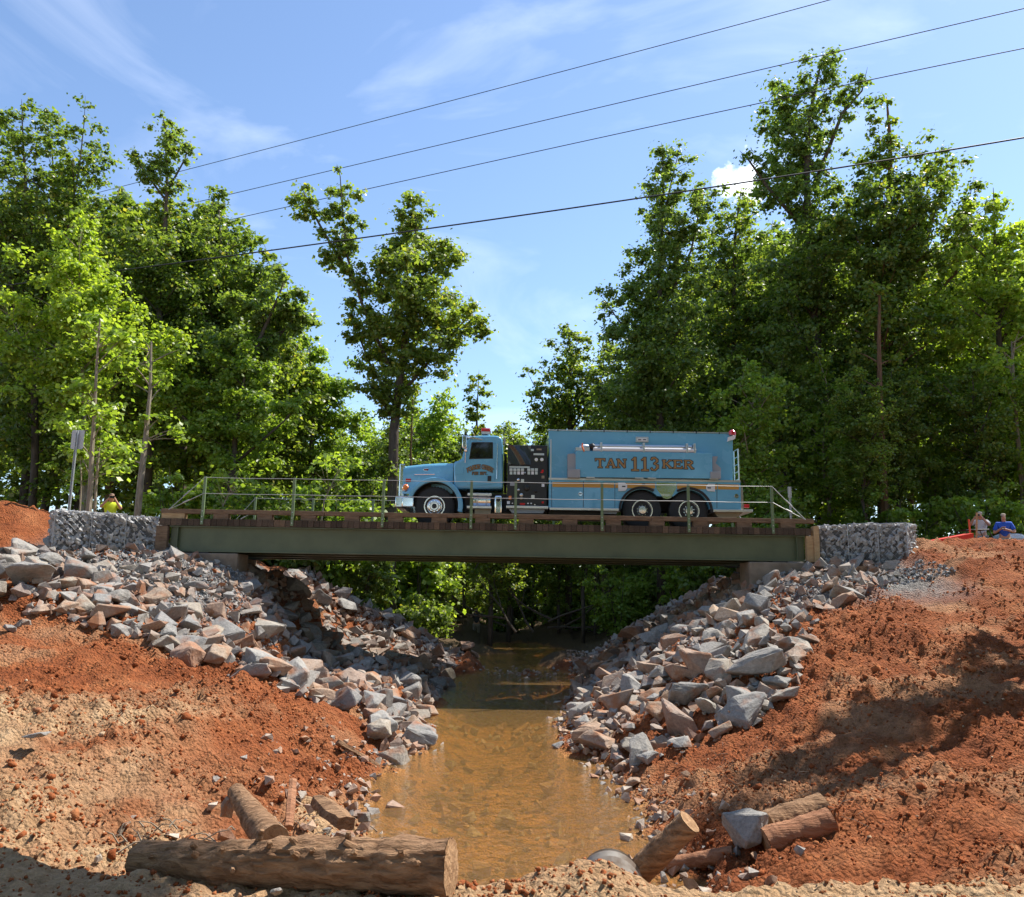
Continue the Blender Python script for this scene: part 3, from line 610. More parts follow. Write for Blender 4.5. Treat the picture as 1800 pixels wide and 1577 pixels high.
# ------------------------------------------------------------ gabions
M['gcore'] = mat('painted_gap_shade', (.12, .118, .112), .95); M['gwire'] = mat('gabion_wire', (.42, .42, .42), .5, .4)  # core coloured dark to paint shade into the gaps between the stones
def gabion(a, b, z0, z1, depth, label, seed, group):
    """front edge from a to b (x,y); body goes back by depth"""
    rg = np.random.default_rng(seed); a = Vector((*a, 0)); b = Vector((*b, 0)); d = (b-a); L_ = d.length; d = d/L_; nrm = Vector((d.y, -d.x, 0))
    root = empty('gabion_basket', (a.x, a.y, z0)); tag(root, label, 'gabion', group)
    def W(u, v, t): return a + d*u - nrm*v + Vector((0, 0, z0+t))      # v: into the wall
    Hh = z1-z0
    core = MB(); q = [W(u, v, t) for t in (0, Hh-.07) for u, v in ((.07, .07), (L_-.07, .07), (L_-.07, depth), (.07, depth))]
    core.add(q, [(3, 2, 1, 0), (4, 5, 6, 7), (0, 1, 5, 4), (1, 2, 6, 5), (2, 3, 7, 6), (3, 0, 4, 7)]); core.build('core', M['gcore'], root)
    def bulge(u, t): return -.05*math.sin(math.pi*min(max(u/L_, 0), 1))*math.sin(math.pi*min(max(t/Hh, 0), 1))
    pts = []
    n = int(L_*Hh*115)
    for k in range(n):
        u, t = rg.uniform(.03, L_-.03), rg.uniform(.03, Hh-.03); pts.append(W(u, .06+bulge(u, t)+rg.uniform(-.03, .06), t))
    for k in range(int(L_*depth*120)):
        u, v = rg.uniform(.03, L_-.03), rg.uniform(.03, depth); pts.append(W(u, v, Hh-.05+rg.uniform(-.03, .02)))
    for k in range(int(depth*Hh*110)):
        v, t = rg.uniform(.03, depth), rg.uniform(.03, Hh-.03)
        for u in (.05, L_-.05): pts.append(W(u, v, t))
    s = rg.uniform(.11, .23, len(pts))
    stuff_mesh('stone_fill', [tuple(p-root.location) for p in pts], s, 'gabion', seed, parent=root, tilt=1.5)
    wm = MB(); st = .15
    def wire(p, q): wm.tube([p, q], .0022, 3, False)
    for k in range(-int(Hh/st)-1, int(L_/st)+1):
        for sg in (1, -1):
            pts2 = []
            for j in range(int(Hh/st)*2+1):
                t = min(j*st/2, Hh); u = k*st + (t if sg > 0 else Hh-t)
                if -.001 <= u <= L_+.001: pts2.append(W(u, bulge(u, t)-.012, t))
            if len(pts2) > 1: wm.tube(pts2[::3]+[pts2[-1]] if len(pts2) > 4 else pts2, .0022, 3, False)
    for k in range(int(L_/st)+1):
        for sg in (1, -1):
            u0_, u1_ = k*st, k*st+sg*depth*.8
            u1c = min(max(u1_, 0), L_); f_ = abs(u1c-u0_)/(depth*.8)
            if f_ > .05: wire(W(u0_, 0, Hh+.012), W(u1c, depth*f_, Hh+.012))
    for p, q in (((0, 0), (0, Hh)), ((L_, 0), (L_, Hh))): wm.tube([W(p[0], -.015, p[1]), W(q[0], -.015, q[1])], .009, 5)
    for t in (0, Hh): wm.tube([W(0, -.015, t), W(L_/2, -.02, t), W(L_, -.015, t)], .009, 5)
    wm.build('wire_mesh', M['gwire'], root)
def wing(pxs, ys, ztops, zbots, labels, group, seed):
    for i in range(len(pxs)-1):
        a = P(pxs[i], 930, ys[i]); b = P(pxs[i+1], 930, ys[i+1])
        if a.x > b.x: a, b = b, a
        gabion((a.x, a.y), (b.x, b.y), (zbots[i]+zbots[i+1])/2, (ztops[i]+ztops[i+1])/2, .95, labels[i], seed+i, group)
def zz(px, py, Y): return P(px, py, Y).z
lx = (94, 160, 221, 277); ly = (20.85, 21.35, 21.75, 21.98)
wing(lx, ly, [zz(p, t, y) for p, t, y in zip(lx, (897, 900, 905, 912), ly)], [zz(p, t, y)-.15 for p, t, y in zip(lx, (964, 970, 978, 984), ly)],
     ['wire gabion basket of grey stones beside red dirt below the metal sign', "middle wire gabion basket of grey stones between the metal sign and the bridge", "wire gabion basket of grey stones butting against the bridge's olive girder end"], 'gabions beside the sign post', 11)
rx = (1437, 1490, 1543, 1594); ry = (21.98, 21.75, 21.35, 20.9)
wing(rx, ry, [zz(p, t, y) for p, t, y in zip(rx, (926, 922, 919, 921), ry)], [zz(p, t, y)-.35 for p, t, y in zip(rx, (988, 985, 975, 962), ry)],
     ['wire gabion basket of grey stones against the fresh timber post at the bridge end', 'middle wire gabion basket of grey stones beyond the fresh timber post', 'wire gabion basket of grey stones buried in red dirt at its outer end'], 'gabions behind the truck', 21)
# ------------------------------------------------------------ logs and wood
from mathutils import noise as mnoise
def log(name, pts, rad, mk, label, cat='log', seed=0, seg=22, cut=True, bumpy=.06, stubs=0):
    pts = [Vector(p) for p in pts]; n = 60; poly = []; rr = []
    cum = [0]
    for i in range(1, len(pts)): cum.append(cum[-1]+(pts[i]-pts[i-1]).length)
    for i in range(n+1):
        s = cum[-1]*i/n; k = max(j for j in range(len(cum)) if cum[j] <= s+1e-9); k = min(k, len(pts)-2); f = (s-cum[k])/(cum[k+1]-cum[k])
        poly.append(pts[k].lerp(pts[k+1], f)); rr.append(rad[k]+(rad[k+1]-rad[k])*f)
    b = MB(); b.tube(poly, rr, seg, False)
    nv = len(b.v)
    for i in range(nv):
        v = Vector(b.v[i]); c_ = poly[i//seg]; r = rr[i//seg]; d = (v-c_); q = v*3.2/max(r*6, .3)+Vector((seed, seed*2, 0))
        a_ = 6.283*(i % seg)/seg; st_ = mnoise.noise(Vector((math.cos(a_)*4, math.sin(a_)*4, i//seg*.22+seed))); st2 = mnoise.noise(Vector((math.cos(a_)*11, math.sin(a_)*11, i//seg*.35+seed)))
        d *= 1+bumpy*2.2*mnoise.noise(q)+bumpy*.8*mnoise.noise(v*22)-bumpy*2.2*(abs(st_)-.2)-bumpy*1.3*(abs(st2)-.2)
        b.v[i] = tuple(c_+d)
    rnd = random.Random(seed)
    for k in range(stubs):
        i = rnd.randint(3, n-4); d = Vector((rnd.uniform(-.3, .3), rnd.uniform(-1, -.1), rnd.uniform(-.1, 1))).normalized(); p = poly[i]+d*rr[i]*.8
        b.tube([p, p+d*rnd.uniform(.03, .10)+Vector((rnd.uniform(-.05, .05), 0, 0))], [.03, .014], 7)
    o = b.build(name, M[mk], None, smooth=True, origin=tuple(poly[n//2])); tag(o, label, cat)
    if cut:
        for i, sgn in ((0, -1), (n, 1)):
            e = MB()
            dd = ((poly[1]-poly[0]) if i == 0 else (poly[n]-poly[n-1])).normalized()*sgn
            ring = [Vector(b.v[i*seg+j])+dd*.004 for j in range(seg)]
            e.add(ring+[poly[i]+dd*.012], [(j, (j+1) % seg, seg) for j in range(seg)])
            e.build('cut_face', M['cutwood'], o, origin=tuple(poly[n//2]))
    return o
def on(px, py, r):
    q = G(px, py+14); return q+Vector((0, 0, r*.55))
log('fallen_log', [P(245, 1515, 5.75), P(520, 1518, 5.45), P(792, 1521, 5.25)], [.125, .145, .158], 'log', 'thick barked log lying in front of the muddy pool', seed=3, stubs=16, bumpy=.085, seg=56)
log('leaning_log', [P(1112, 1545, 6.75), P(1212, 1445, 6.55)], [.105, .09], 'log', 'short barked log end leaning up beside the culvert pipe', seed=5)
log('split_log', [on(1350, 1466, .15), on(1446, 1420, .13)], [.15, .13], 'log', 'pale barked log lying on dirt behind the red one', seed=6, bumpy=.05)
log('clay_log', [on(1348, 1492, .15), on(1462, 1448, .125)], [.145, .125], 'log_red', 'reddish clay covered log beside the grey block of stone', seed=7, bumpy=.04)
log('buried_log', [on(1165, 1520, .02), on(1290, 1492, .05)], [.075, .08], 'log_red', 'half buried reddish log between culvert pipe and grey stone', seed=8, bumpy=.05)
log('stump_branch', [P(415, 1392, 7.7), P(448, 1440, 7.1), P(480, 1482, 6.5)], [.075, .105, .12], 'log', 'crooked barked branch stump poking up behind the fallen log', seed=9)
def slab(name, a, b, wd, th, mk, label, seed, twist=0):
    a = Vector(a); b = Vector(b); rnd = random.Random(seed); mb = MB(); n = 8; d = (b-a).normalized(); s_ = d.cross(Vector((0, .3, 1))).normalized(); u = s_.cross(d); rings = []
    for i in range(n+1):
        f = i/n; p = a.lerp(b, f); w_ = wd*(.6+.4*math.sin(math.pi*min(max(f, .12), .88)))*rnd.uniform(.85, 1.1)
        rings.append([p+s_*w_*.5*x+u*th*.5*y*rnd.uniform(.8, 1.2) for x, y in ((-1, -.6), (0, -1), (1, -.5), (.9, .6), (.1, 1), (-.9, .7))])
    mb.loft(rings); tag(mb.build(name, M[mk], origin=tuple((a+b)/2)), label, 'wood')
slab('wood_slab', G(592, 1322)+Vector((0, 0, .1)), G(665, 1350)+Vector((0, 0, .05)), .2, .09, 'log', 'flat split wood slab lying on the dirt near the pool', 1)
slab('wood_splinter', P(515, 1372, 7.5), P(508, 1455, 6.9), .085, .05, 'log_red', 'upright splintered pale board beside the stump branch', 2)
slab('wood_chunk', P(560, 1408, 7.4), P(608, 1448, 6.9), .2, .12, 'log', 'brown broken wood chunk near the splintered board', 3)
slab('driftwood_piece', G(902, 1258)+Vector((0, 0, .03)), G(928, 1250)+Vector((0, 0, .05)), .14, .07, 'cutwood', 'short piece of wood floating in the stream', 4)
def block(px, py, Y, s, mk, label, seed, name='boulder', sz=None, rot=None):
    me = with_mat(HERO[seed % 9], mk); o = bpy.data.objects.new(name, me); col.objects.link(o); o.location = P(px, py, Y); o.scale = sz or (s, s, s); o.rotation_euler = rot or (0, .2, seed*1.3); tag(o, label, 'rock'); return o
def cutblock():
    bm = bmesh.new(); bmesh.ops.create_cube(bm, size=1)
    for v in bm.verts:
        r = random.Random(int(v.co.x*4+v.co.y*9+v.co.z*21)); v.co += Vector((r.uniform(-.12, .12), r.uniform(-.1, .1), r.uniform(-.12, .12)))
        if v.co.z > 0: v.co.x -= .10; v.co.y *= .8
    bmesh.ops.bevel(bm, geom=list(bm.edges), offset=.05, segments=1, affect='EDGES'); bmesh.ops.triangulate(bm, faces=bm.faces)
    bmesh.ops.subdivide_edges(bm, edges=bm.edges, cuts=3, use_grid_fill=True)
    for v in bm.verts: v.co += v.co.normalized()*(mnoise.noise(v.co*3.5)*.06+mnoise.noise(v.co*11)*.02)
    me = bpy.data.meshes.new('block'); bm.to_mesh(me); bm.free(); me.materials.append(M['rock']); return me
o = block(1308, 1468, 6.35, .3, 'rock', 'pale grey stone block propped against the two short logs', 1, sz=(.66, .5, .6), rot=(.35, .1, 2.2)); o.location = G(1306, 1500)+Vector((0, -.05, .17))
block(400, 1420, 7.6, .22, 'rock_rust', 'tan stone leaning on the crooked branch stump', 4, sz=(.17, .15, .28))
block(605, 1470, 6.7, .2, 'rock_rust', 'tan brown stone at the pool edge behind the fallen log', 5)
block(641, 1436, 7.2, .16, 'rock', 'small grey upright stone at the pool edge', 6)
block(486, 1568, 5.0, .1, 'rock', 'small pale stone in front of the fallen log', 7)
block(70, 1292, 9.2, .3, 'rock', 'flat tan grey slab stone on the sandy slope', 2, sz=(.42, .3, .12))
# culvert pipe
M['pipe'] = mat('weathered_pipe', (.36, .33, .29), .75, 0); g = NG(M['pipe']); g.l(g.ramp(g.noise(g.coord(), 5, 5, .6), [(.35, (.17, .12, .085)), (.65, (.42, .38, .33))]), g.b.inputs['Base Color'])
pc = P(1033, 1492, 6.75); pc.z -= .25; pc.y = 5.35; b = MB(); pr = []
for i in range(49):
    a = i*.0302; pr.append((-.05+a, .218+.03*math.sin(i*math.pi/2)))
b.lathe(pc, [(1.4, .19), (-.05, .19)]+pr+[(1.4, .235), (1.4, .19)], 'y', 40)
o = b.build('culvert_pipe', M['pipe'], smooth=True, origin=tuple(pc)); o.rotation_euler = (R_(1), 0, R_(-7)); tag(o, 'ribbed metal culvert pipe end half buried at the pool', 'pipe')
# rootlets and twigs
b = MB()
for k in range(70):
    px, py = random.Random(k).uniform(1180, 1560), random.Random(k+99).uniform(1290, 1460)
    p = G(px, py); r = random.Random(k*3); q = p+Vector((r.uniform(-.25, .25), r.uniform(-.2, .1), r.uniform(.03, .22))); md = p.lerp(q, .5)+Vector((0, 0, r.uniform(0, .08)))
    b.tube([p, md, q], [.004, .003, .002], 4, False)
for k in range(60):
    r = random.Random(k+500); px, py = r.uniform(200, 700), r.uniform(1455, 1500); p = G(px, py)+Vector((0, 0, .02)); q = p+Vector((r.uniform(-.3, .3), r.uniform(-.2, .2), r.uniform(0, .12)))
    b.tube([p, p.lerp(q, .5)+Vector((0, 0, .03)), q], [.008, .006, .003], 4, False)
o = b.build('twigs', M['dead']); tag(o, 'dry rootlets and twigs lying on the red dirt', 'twigs', kind='stuff')
# brush pile upstream
b = MB(); r = random.Random(4)
def branch(p, d, L_, rad, lev):
    pts = [p]; q = p
    for i in range(5):
        d = (d+Vector((r.uniform(-.25, .25), r.uniform(-.2, .2), r.uniform(-.2, .25)))).normalized(); q = q+d*L_/5; pts.append(q)
    b.tube(pts, [rad*(1-.15*i) for i in range(6)], 5)
    if lev:
        for k in range(3): i = r.randint(2, 5); branch(pts[i], (d+Vector((r.uniform(-1, 1), r.uniform(-.6, .6), r.uniform(-.2, .9)))).normalized(), L_*r.uniform(.35, .6), rad*.55, lev-1)
for k in range(8):
    px, py = r.uniform(860, 990), r.uniform(1085, 1112); p = P(px, py, r.uniform(41, 46)); p.z = max(p.z, .1)
    branch(p, Vector((r.uniform(-1, 1), r.uniform(-.3, .3), r.uniform(.02, .38))).normalized(), r.uniform(2.2, 4.5), .07, 2)
tag(b.build('brush_pile', M['bark'], origin=tuple(P(930, 1105, 43))), 'tangle of bare dead branches fallen across the stream upstream', 'branches')
# ------------------------------------------------------------ signs, wires
def upost(name, base, top, sign, label):
    base = Vector(base); top = Vector(top); root = empty(name, base); tag(root, label, 'sign')
    d = (top-base); b = MB()
    for dx, dy, wx_, wy_ in ((0, 0, .05, .006), (-.028, -.02, .008, .04), (.028, -.02, .008, .04)):
        b.obox(base+Vector((dx, dy, 0)), top+Vector((dx, dy, 0)), wx_, wy_, (0, 1, 0))
    b.build('post', M['steel'], root)
    if sign:
        w_, h_ = sign; c_ = top-d.normalized()*(h_*.5-.02)+Vector((0, .03, 0)); ps = []
        for cx_, cz_, a0 in ((1, 1, 0), (-1, 1, 90), (-1, -1, 180), (1, -1, 270)):
            for k in range(4):
                t_ = R_(a0+k*30); ps.append((c_.x+cx_*(w_/2-.05)+.05*math.cos(t_), c_.z+cz_*(h_/2-.05)+.05*math.sin(t_)))
        b = MB().prism(ps, c_.y, c_.y+.004); b.build('sign_panel', mat('aluminium_sign_back', (.46, .47, .48), .5, .35), root)
    return root
upost('road_sign', P(121, 905, 23.5), P(137, 757, 23.5), (.36, .56), 'metal road sign seen from its bare back on galvanised post')
sp_ = upost('marker_post', P(1391, 930, 27.5), P(1387, 857, 27.5), None, 'short grey metal marker post beyond the bridge railing')
MB().box(*(lambda q: (q.x-.06, q.x+.06, 27.46, 27.475, q.z-.35, q.z+.02))(P(1387, 857, 27.5))).build('sign_panel', M['steel'], sp_)
M['wire'] = mat('power_line', (.02, .02, .022), .6)
def cable(pxs, Ys, rad, label, kind='power_line'):
    # through real points; extended beyond both frame edges
    pts = [P(px, py, Y) for (px, py), Y in zip(pxs, Ys)]
    a, b_, c_ = pts; out_ = []
    for i in range(-8, 49):
        t = i/40; q = a*(2*(t-.5)*(t-1))+b_*(-4*t*(t-1))+c_*(2*t*(t-.5)); out_.append(q)
    o = MB().tube(out_, rad, 6).build(kind, M['wire'], origin=tuple(out_[len(out_)//2])); tag(o, label, 'cable'); return o
cable([(0, 383), (900, 149), (1800, -94)], [62, 44, 33], .022, 'topmost thin power line crossing the sky above the others')
cable([(0, 437), (900, 225), (1800, 15)], [60, 43, 32], .022, 'second thin power line crossing the sky below the topmost')
cable([(0, 478), (900, 276), (1800, 85)], [58, 42, 31.5], .022, 'third thin power line just above the thick black cable')
cable([(0, 503), (900, 381), (1800, 242)], [38, 31, 26], .030, 'thick black cable hanging lowest of the overhead lines')
# ------------------------------------------------------------ fire tanker
def m_paint():
    m = mat('light_blue_paint', (.115, .335, .47), .22, 0, .9); g = NG(m); m.node_tree.nodes['Principled BSDF'].inputs['Coat Roughness'].default_value = .06
    n = g.noise(g.coord(), 2.2, 5, .6); g.l(g.ramp(n, [(.3, (.13, .385, .55)), (.7, (.15, .42, .59))]), g.b.inputs['Base Color'])
    r = g.n('ShaderNodeMapRange'); r.inputs[3].default_value = .18; r.inputs[4].default_value = .34; g.l(n, r.inputs[0]); g.l(r.outputs[0], g.b.inputs['Roughness']); return m
M['paint'] = m_paint(); M['chrome'] = mat('chrome', (.83, .83, .84), .09, 1); M['alu'] = mat('brushed_aluminium', (.62, .62, .62), .32, 1)
M['rimalu'] = mat('polished_wheel', (.74, .73, .71), .24, .92); M['black'] = mat('black_panel', (.012, .012, .014), .35); M['rubber'] = mat('tyre_rubber', (.028, .027, .026), .85); M['glass'] = mat('dark_glass', (.008, .009, .01), .04, 0, .3)
M['chassis'] = mat('chassis_black', (.02, .02, .02), .6); M['gold'] = mat('gold_stripe', (.52, .26, .045), .4); M['goldleaf'] = mat('gold_lettering', (.33, .19, .07), .4); M['ink'] = mat('black_lettering', (.008, .008, .008), .4)
M['red'] = mat('red_lens', (.55, .015, .02), .15, 0, .6); M['amber'] = mat('amber_lens', (.85, .22, .02), .2, 0, .5); M['white'] = mat('white_metal', (.72, .72, .72), .4); M['greyp'] = mat('grey_bracket', (.30, .31, .32), .5); M['vinyl'] = mat('black_vinyl', (.012, .012, .013), .22, 0, .6); M['orange'] = mat('orange_strap', (.75, .16, .03), .6)
M['dirty'] = mat('dusty_steel', (.30, .24, .16), .6, .3)
YN = 23.1; YF = 25.6; YC = (YN+YF)/2
tk = P(763.5, 925, YN); ZD = DECK
truck = empty('fire_truck', (P(1000, 900, YN).x, YC, ZD)); tag(truck, 'light blue fire department tanker truck standing on the bridge deck', 'truck')
def c1(x, y): return (680+x/5.625, 730+y/5.625)
def c2(x, y): return (960+x/4.737, 730+y/4.737)
def xz(q, Y): p = P(q[0], q[1], Y); return (p.x, p.z)
def rect(cf, x0, y0, x1, y1, Y):
    xm, ym = (x0+x1)/2, (y0+y1)/2
    return xz(cf(x0, ym), Y)[0], xz(cf(x1, ym), Y)[0], xz(cf(xm, y1), Y)[1], xz(cf(xm, y0), Y)[1]     # x0,x1,z0,z1
def panel(name, cf, x0, y0, x1, y1, Y, th, mk, parent=truck, bev=0, back=None):
    a, b, c_, d = rect(cf, x0, y0, x1, y1, Y); return MB().box(a, b, Y-th, Y if back is None else back, c_, d).build(name, M[mk], parent, bev)
# wheels
def wheel(px, y0, y1, rad, rimr, front, dual=False):
    x = P(px, 895, y0).x; z = ZD+rad; c_ = Vector((x, y0, z)); wd = y1-y0
    t = MB().lathe(c_, [(.03, rimr), (.0, rimr+.03), (.0, rad-.10), (.03, rad-.03), (.06, rad), (wd-.06, rad), (wd-.02, rad-.06), (wd, rimr+.03), (wd, rimr)], 'y', 48)
    for j in range(40):
        a = 2*math.pi*j/40; p = c_+Vector((math.cos(a)*(rad+.003), wd/2, math.sin(a)*(rad+.003))); t.obox(p-Vector((0, wd*.40, 0)), p+Vector((0, wd*.40, 0)), .05, .016, (math.cos(a), 0, math.sin(a)))
    wl = t.build('wheel', M['rubber'], truck, smooth=True, origin=tuple(c_))
    if front: pf = [(.055, rimr+.012), (-.012, rimr+.010), (-.012, rimr-.02), (.05, rimr-.045), (.012, rimr*.72), (-.015, rimr*.55), (-.015, rimr*.45), (-.05, rimr*.38), (-.05, .02)]
    else: pf = [(.05, rimr+.012), (-.012, rimr+.010), (-.012, rimr-.02), (.05, rimr-.05), (.07, rimr*.70), (.05, rimr*.55), (.01, rimr*.44), (-.06, rimr*.36), (-.07, .02)]
    rm = MB().lathe(c_, pf, 'y', 48).build('rim', M['rimalu'], wl, smooth=True)
    h = MB(); lg = MB(); yb = .03 if front else .062
    for j in range(10):
        a = 2*math.pi*j/10; h.lathe(c_+Vector((math.cos(a)*rimr*.76, yb-.012, math.sin(a)*rimr*.76)), [(0, .026), (.01, .026)], 'y', 12)
        a += .3; lg.lathe(c_+Vector((math.cos(a)*rimr*.52, (-.03 if front else .01), math.sin(a)*rimr*.52)), [(0, .013), (.05, .017)], 'y', 6)
    h.build('hand_holes', M['ink'], wl); lg.build('lug_nuts', M['chrome'], wl)
    if front: MB().lathe(c_, [(-.075, .05), (-.05, .07)], 'y', 16).build('hub_cap', M['ink'], wl, smooth=True)
for y0, y1 in ((YN+.06, YN+.36), (YF-.36, YF-.06)): wheel(763.5, y0, y1, .555, .285, True)
for px in (1129, 1211):
    for y0, y1 in ((YN+.04, YN+.60), (YF-.60, YF-.04)): wheel(px, y0, y1, .535, .285, False)
# chassis
xf, xr = P(700, 890, YN).x, P(1300, 895, YN).x
b = MB()
for y in (YC-.43, YC+.43): b.box(xf+.3, xr-.1, y-.05, y+.05, ZD+.62, ZD+.90)
b.box(xf+.4, xf+1.9, YC-.4, YC+.4, ZD+.45, ZD+1.2)
for px in (763.5, 1129, 1211): x = P(px, 895, YN).x; b.tube([(x, YN+.3, ZD+.54), (x, YF-.3, ZD+.54)], .09, 10)
x0 = P(815, 890, YN).x; b.box(x0, P(962, 890, YN).x, YN+.45, YF-.45, ZD+.45, ZD+.98)
b.box(P(966, 890, YN).x, P(1085, 890, YN).x, YN+.3, YF-.3, ZD+.38, ZD+.60)
b.build('chassis', M['chassis'], truck)
# front bumper, grille
a, b_, z0, z1 = rect(c1, 75, 805, 262, 908, YN)
bp_ = MB(); bp_.box(a+.02, a+.22, YN+.02, YF-.02, z0, z1); bp_.box(a+.215, b_, YN+.015, YN+.055, z0+.01, z1-.005); bp_.box(a+.215, b_, YF-.055, YF-.015, z0+.01, z1-.005)
bp_.build('bumper', M['chrome'], truck, .03, True, 3)
gx0, gx1, gz0, gz1 = rect(c1, 118, 478, 172, 800, YN+.5)
gr = MB(); gr.box(gx0, gx1, YC-.66, YC+.66, gz0, gz1+.01); grl = gr.build('grille', M['chrome'], truck, .02)
for k in range(14): y = YC-.58+k*.089; MB().box(gx0-.012, gx0-.001, y-.012, y+.012, gz0+.08, gz1-.06).build('grille_bar', M['alu'], grl)
# hood: lofted
hx0 = xz(c1(150, 600), YN+.35)[0]; hx1 = xz(c1(655, 600), YN+.35)[0]
hz0 = xz(c1(150, 492), YN+.5)[1]; hz1 = xz(c1(640, 462), YN+.4)[1]; rings = []
for f in (0, .12, .4, .7, 1):
    x = hx0+(hx1-hx0)*f; hw = .70+.26*f; zt = hz0+(hz1-hz0)*f + .03*math.sin(math.pi*f); zb = ZD+.95; ring = []
    for sy, zz_ in ((-1, zb), (-1, zt-.30), (-.985, zt-.16), (-.93, zt-.07), (-.84, zt-.025), (-.6, zt), (0, zt+.025), (.6, zt), (.84, zt-.025), (.93, zt-.07), (.985, zt-.16), (1, zt-.30), (1, zb)): ring.append((x, YC+sy*hw, zz_))
    rings.append(ring)
hood = MB().loft(rings).build('hood', M['paint'], truck, smooth=True)
# fenders
fx = P(763.5, 891, YN).x; fz = ZD+.575
for yn, yf_ in ((YN, YN+.62), (YF-.62, YF)):
    ps = []; n = 22
    for k in range(n+1): t_ = R_(-14+178*k/n); ps.append((fx+.80*math.cos(t_)*(1.0 if t_ < 1.6 else .98), fz+.80*math.sin(t_)))
    ins = []
    for k in range(n+1): t_ = R_(-14+178*k/n); ins.append((fx+.665*math.cos(t_), fz+.665*math.sin(t_)))
    mb = MB()
    for k in range(n):
        q = [ps[k], ps[k+1], ins[k+1], ins[k]]; vs_ = [(p[0], y, p[1]) for y in (yn, yf_) for p in q]
        mb.add(vs_, [(0, 1, 2, 3), (7, 6, 5, 4), (0, 4, 5, 1), (2, 6, 7, 3)])
    mb.add([(p[0], y, p[1]) for y in (yn, yf_) for p in (ps[0], ins[0])], [(0, 1, 3, 2)]); mb.add([(p[0], y, p[1]) for y in (yn, yf_) for p in (ps[n], ins[n])], [(0, 1, 3, 2)])
    fd = mb.build('fender', M['paint'], truck)
    wl_ = yn+.40 if yn == YN else yf_-.43
    MB().prism([(fx+.66*math.cos(R_(-14+178*k/20)), fz+.66*math.sin(R_(-14+178*k/20))) for k in range(21)], wl_, wl_+.03).build('wheel_well', M['chassis'], truck)
    MB().loft([[(fx+r_*math.cos(R_(-12+174*k/20)), y_, fz+r_*math.sin(R_(-12+174*k/20))) for r_, y_ in ((.664, yn+.012), (.664, yn+.39), (.652, yn+.39), (.652, yn+.012))] for k in range(21)]).build('fender_liner', M['chassis'], truck)
    if yn == YN:
        me = fd.data; bm = bmesh.new(); bm.from_mesh(me); bmesh.ops.remove_doubles(bm, verts=bm.verts, dist=.001); bmesh.ops.recalc_face_normals(bm, faces=bm.faces); bm.to_mesh(me); bm.free()
        for p in me.polygons: p.use_smooth = True
        me.set_sharp_from_angle(angle=R_(40)); bv = fd.modifiers.new('bevel', 'BEVEL'); bv.width = .03; bv.segments = 3; bv.limit_method = 'ANGLE'; bv.angle_limit = R_(50)
hl = xz(c1(187, 712), YN)
for yy in (YN+.10, YF-.10): MB().lathe((hl[0]-.02, yy, hl[1]), [(-.12, .04), (-.10, .09), (.0, .115), (.10, .09), (.12, .04)], 'y', 20).build('headlight', M['chrome'], truck, smooth=True)
MB().lathe((hl[0], YN-.03, hl[1]), [(-.03, .02), (-.02, .06), (.02, .085)], 'y', 18).build('turn_signal', M['amber'], truck, smooth=True)
yh = YC-.80
panel('marker_light', c1, 186, 627, 238, 660, YC-.745, .02, 'red', hood, .006)
e = xz(c1(393, 540), yh)
em = MB(); em.add([(e[0]+.10*math.cos(2*math.pi*k/24), yh-.02, e[1]+.036*math.sin(2*math.pi*k/24)) for k in range(24)]+[(e[0]+.10*math.cos(2*math.pi*k/24), yh+.12, e[1]+.036*math.sin(2*math.pi*k/24)) for k in range(24)], [tuple(range(24))]+[(k, (k+1) % 24, 24+(k+1) % 24, 24+k) for k in range(24)])
emb = em.build('emblem', M['chrome'], hood)
MB().add([(e[0]+.088*math.cos(2*math.pi*k/24), yh-.023, e[1]+.028*math.sin(2*math.pi*k/24)) for k in range(24)], [tuple(range(24))]).build('emblem_face', mat('dark_red_enamel', (.22, .012, .012), .3), emb) if False else None
MB().prism([(e[0]+.088*math.cos(2*math.pi*k/24), e[1]+.028*math.sin(2*math.pi*k/24)) for k in range(24)], yh-.024, yh-.021).build('emblem_face', mat('dark_red_enamel', (.22, .012, .012), .3), truck)
h0 = xz(c1(275, 588), yh-.04); h1 = xz(c1(475, 586), yh-.04)
hb = MB().tube([(h0[0], yh+.02, h0[1]), (h0[0], yh-.05, h0[1]), (h1[0], yh-.07, h1[1]), (h1[0], yh+.02, h1[1])], .016, 8); hb.build('hood_handle', M['chrome'], truck, smooth=True)
# cab
YCN = YN+.12; YCF = YF-.12
cabp = [(660, 727), (660, 458), (700, 450), (738, 432), (768, 320), (800, 222), (845, 204), (930, 197), (1075, 198), (1120, 208), (1143, 236), (1150, 300), (1150, 727)]
cab = MB().prism([xz(c1(*q), YCN) for q in cabp], YCN, YCF).build('cab', M['paint'], truck, .07, True, 4)
door = MB().prism([xz(c1(*q), YCN-.014) for q in [(775, 640), (775, 470), (815, 300), (838, 262), (1040, 258), (1062, 272), (1064, 650), (1040, 688), (800, 690)]], YCN-.014, YCN+.01).build('door', M['paint'], cab, .008)
MB().prism([xz(c1(*q), YCN-.018) for q in [(812, 434), (838, 270), (846, 266), (1044, 266), (1050, 272), (1050, 430)]], YCN-.018, YCN-.0135).build('window_seal', M['chassis'], cab)
MB().prism([xz(c1(*q), YCN-.022) for q in [(822, 424), (846, 276), (1042, 274), (1043, 422)]], YCN-.022, YCN-.0175).build('window', M['glass'], cab)
MB().prism([xz(c1(*q), YCN-.002) for q in [(672, 508), (755, 508), (760, 560), (750, 585), (672, 588)]], YCN-.008, YCN+.01).build('cowl_panel', M['paint'], cab, .004)
panel('door_handle', c1, 996, 600, 1032, 652, YCN-.016, .03, 'ink', door, .006)
q0, q1 = xz(c1(738, 432), YC), xz(c1(798, 232), YC)
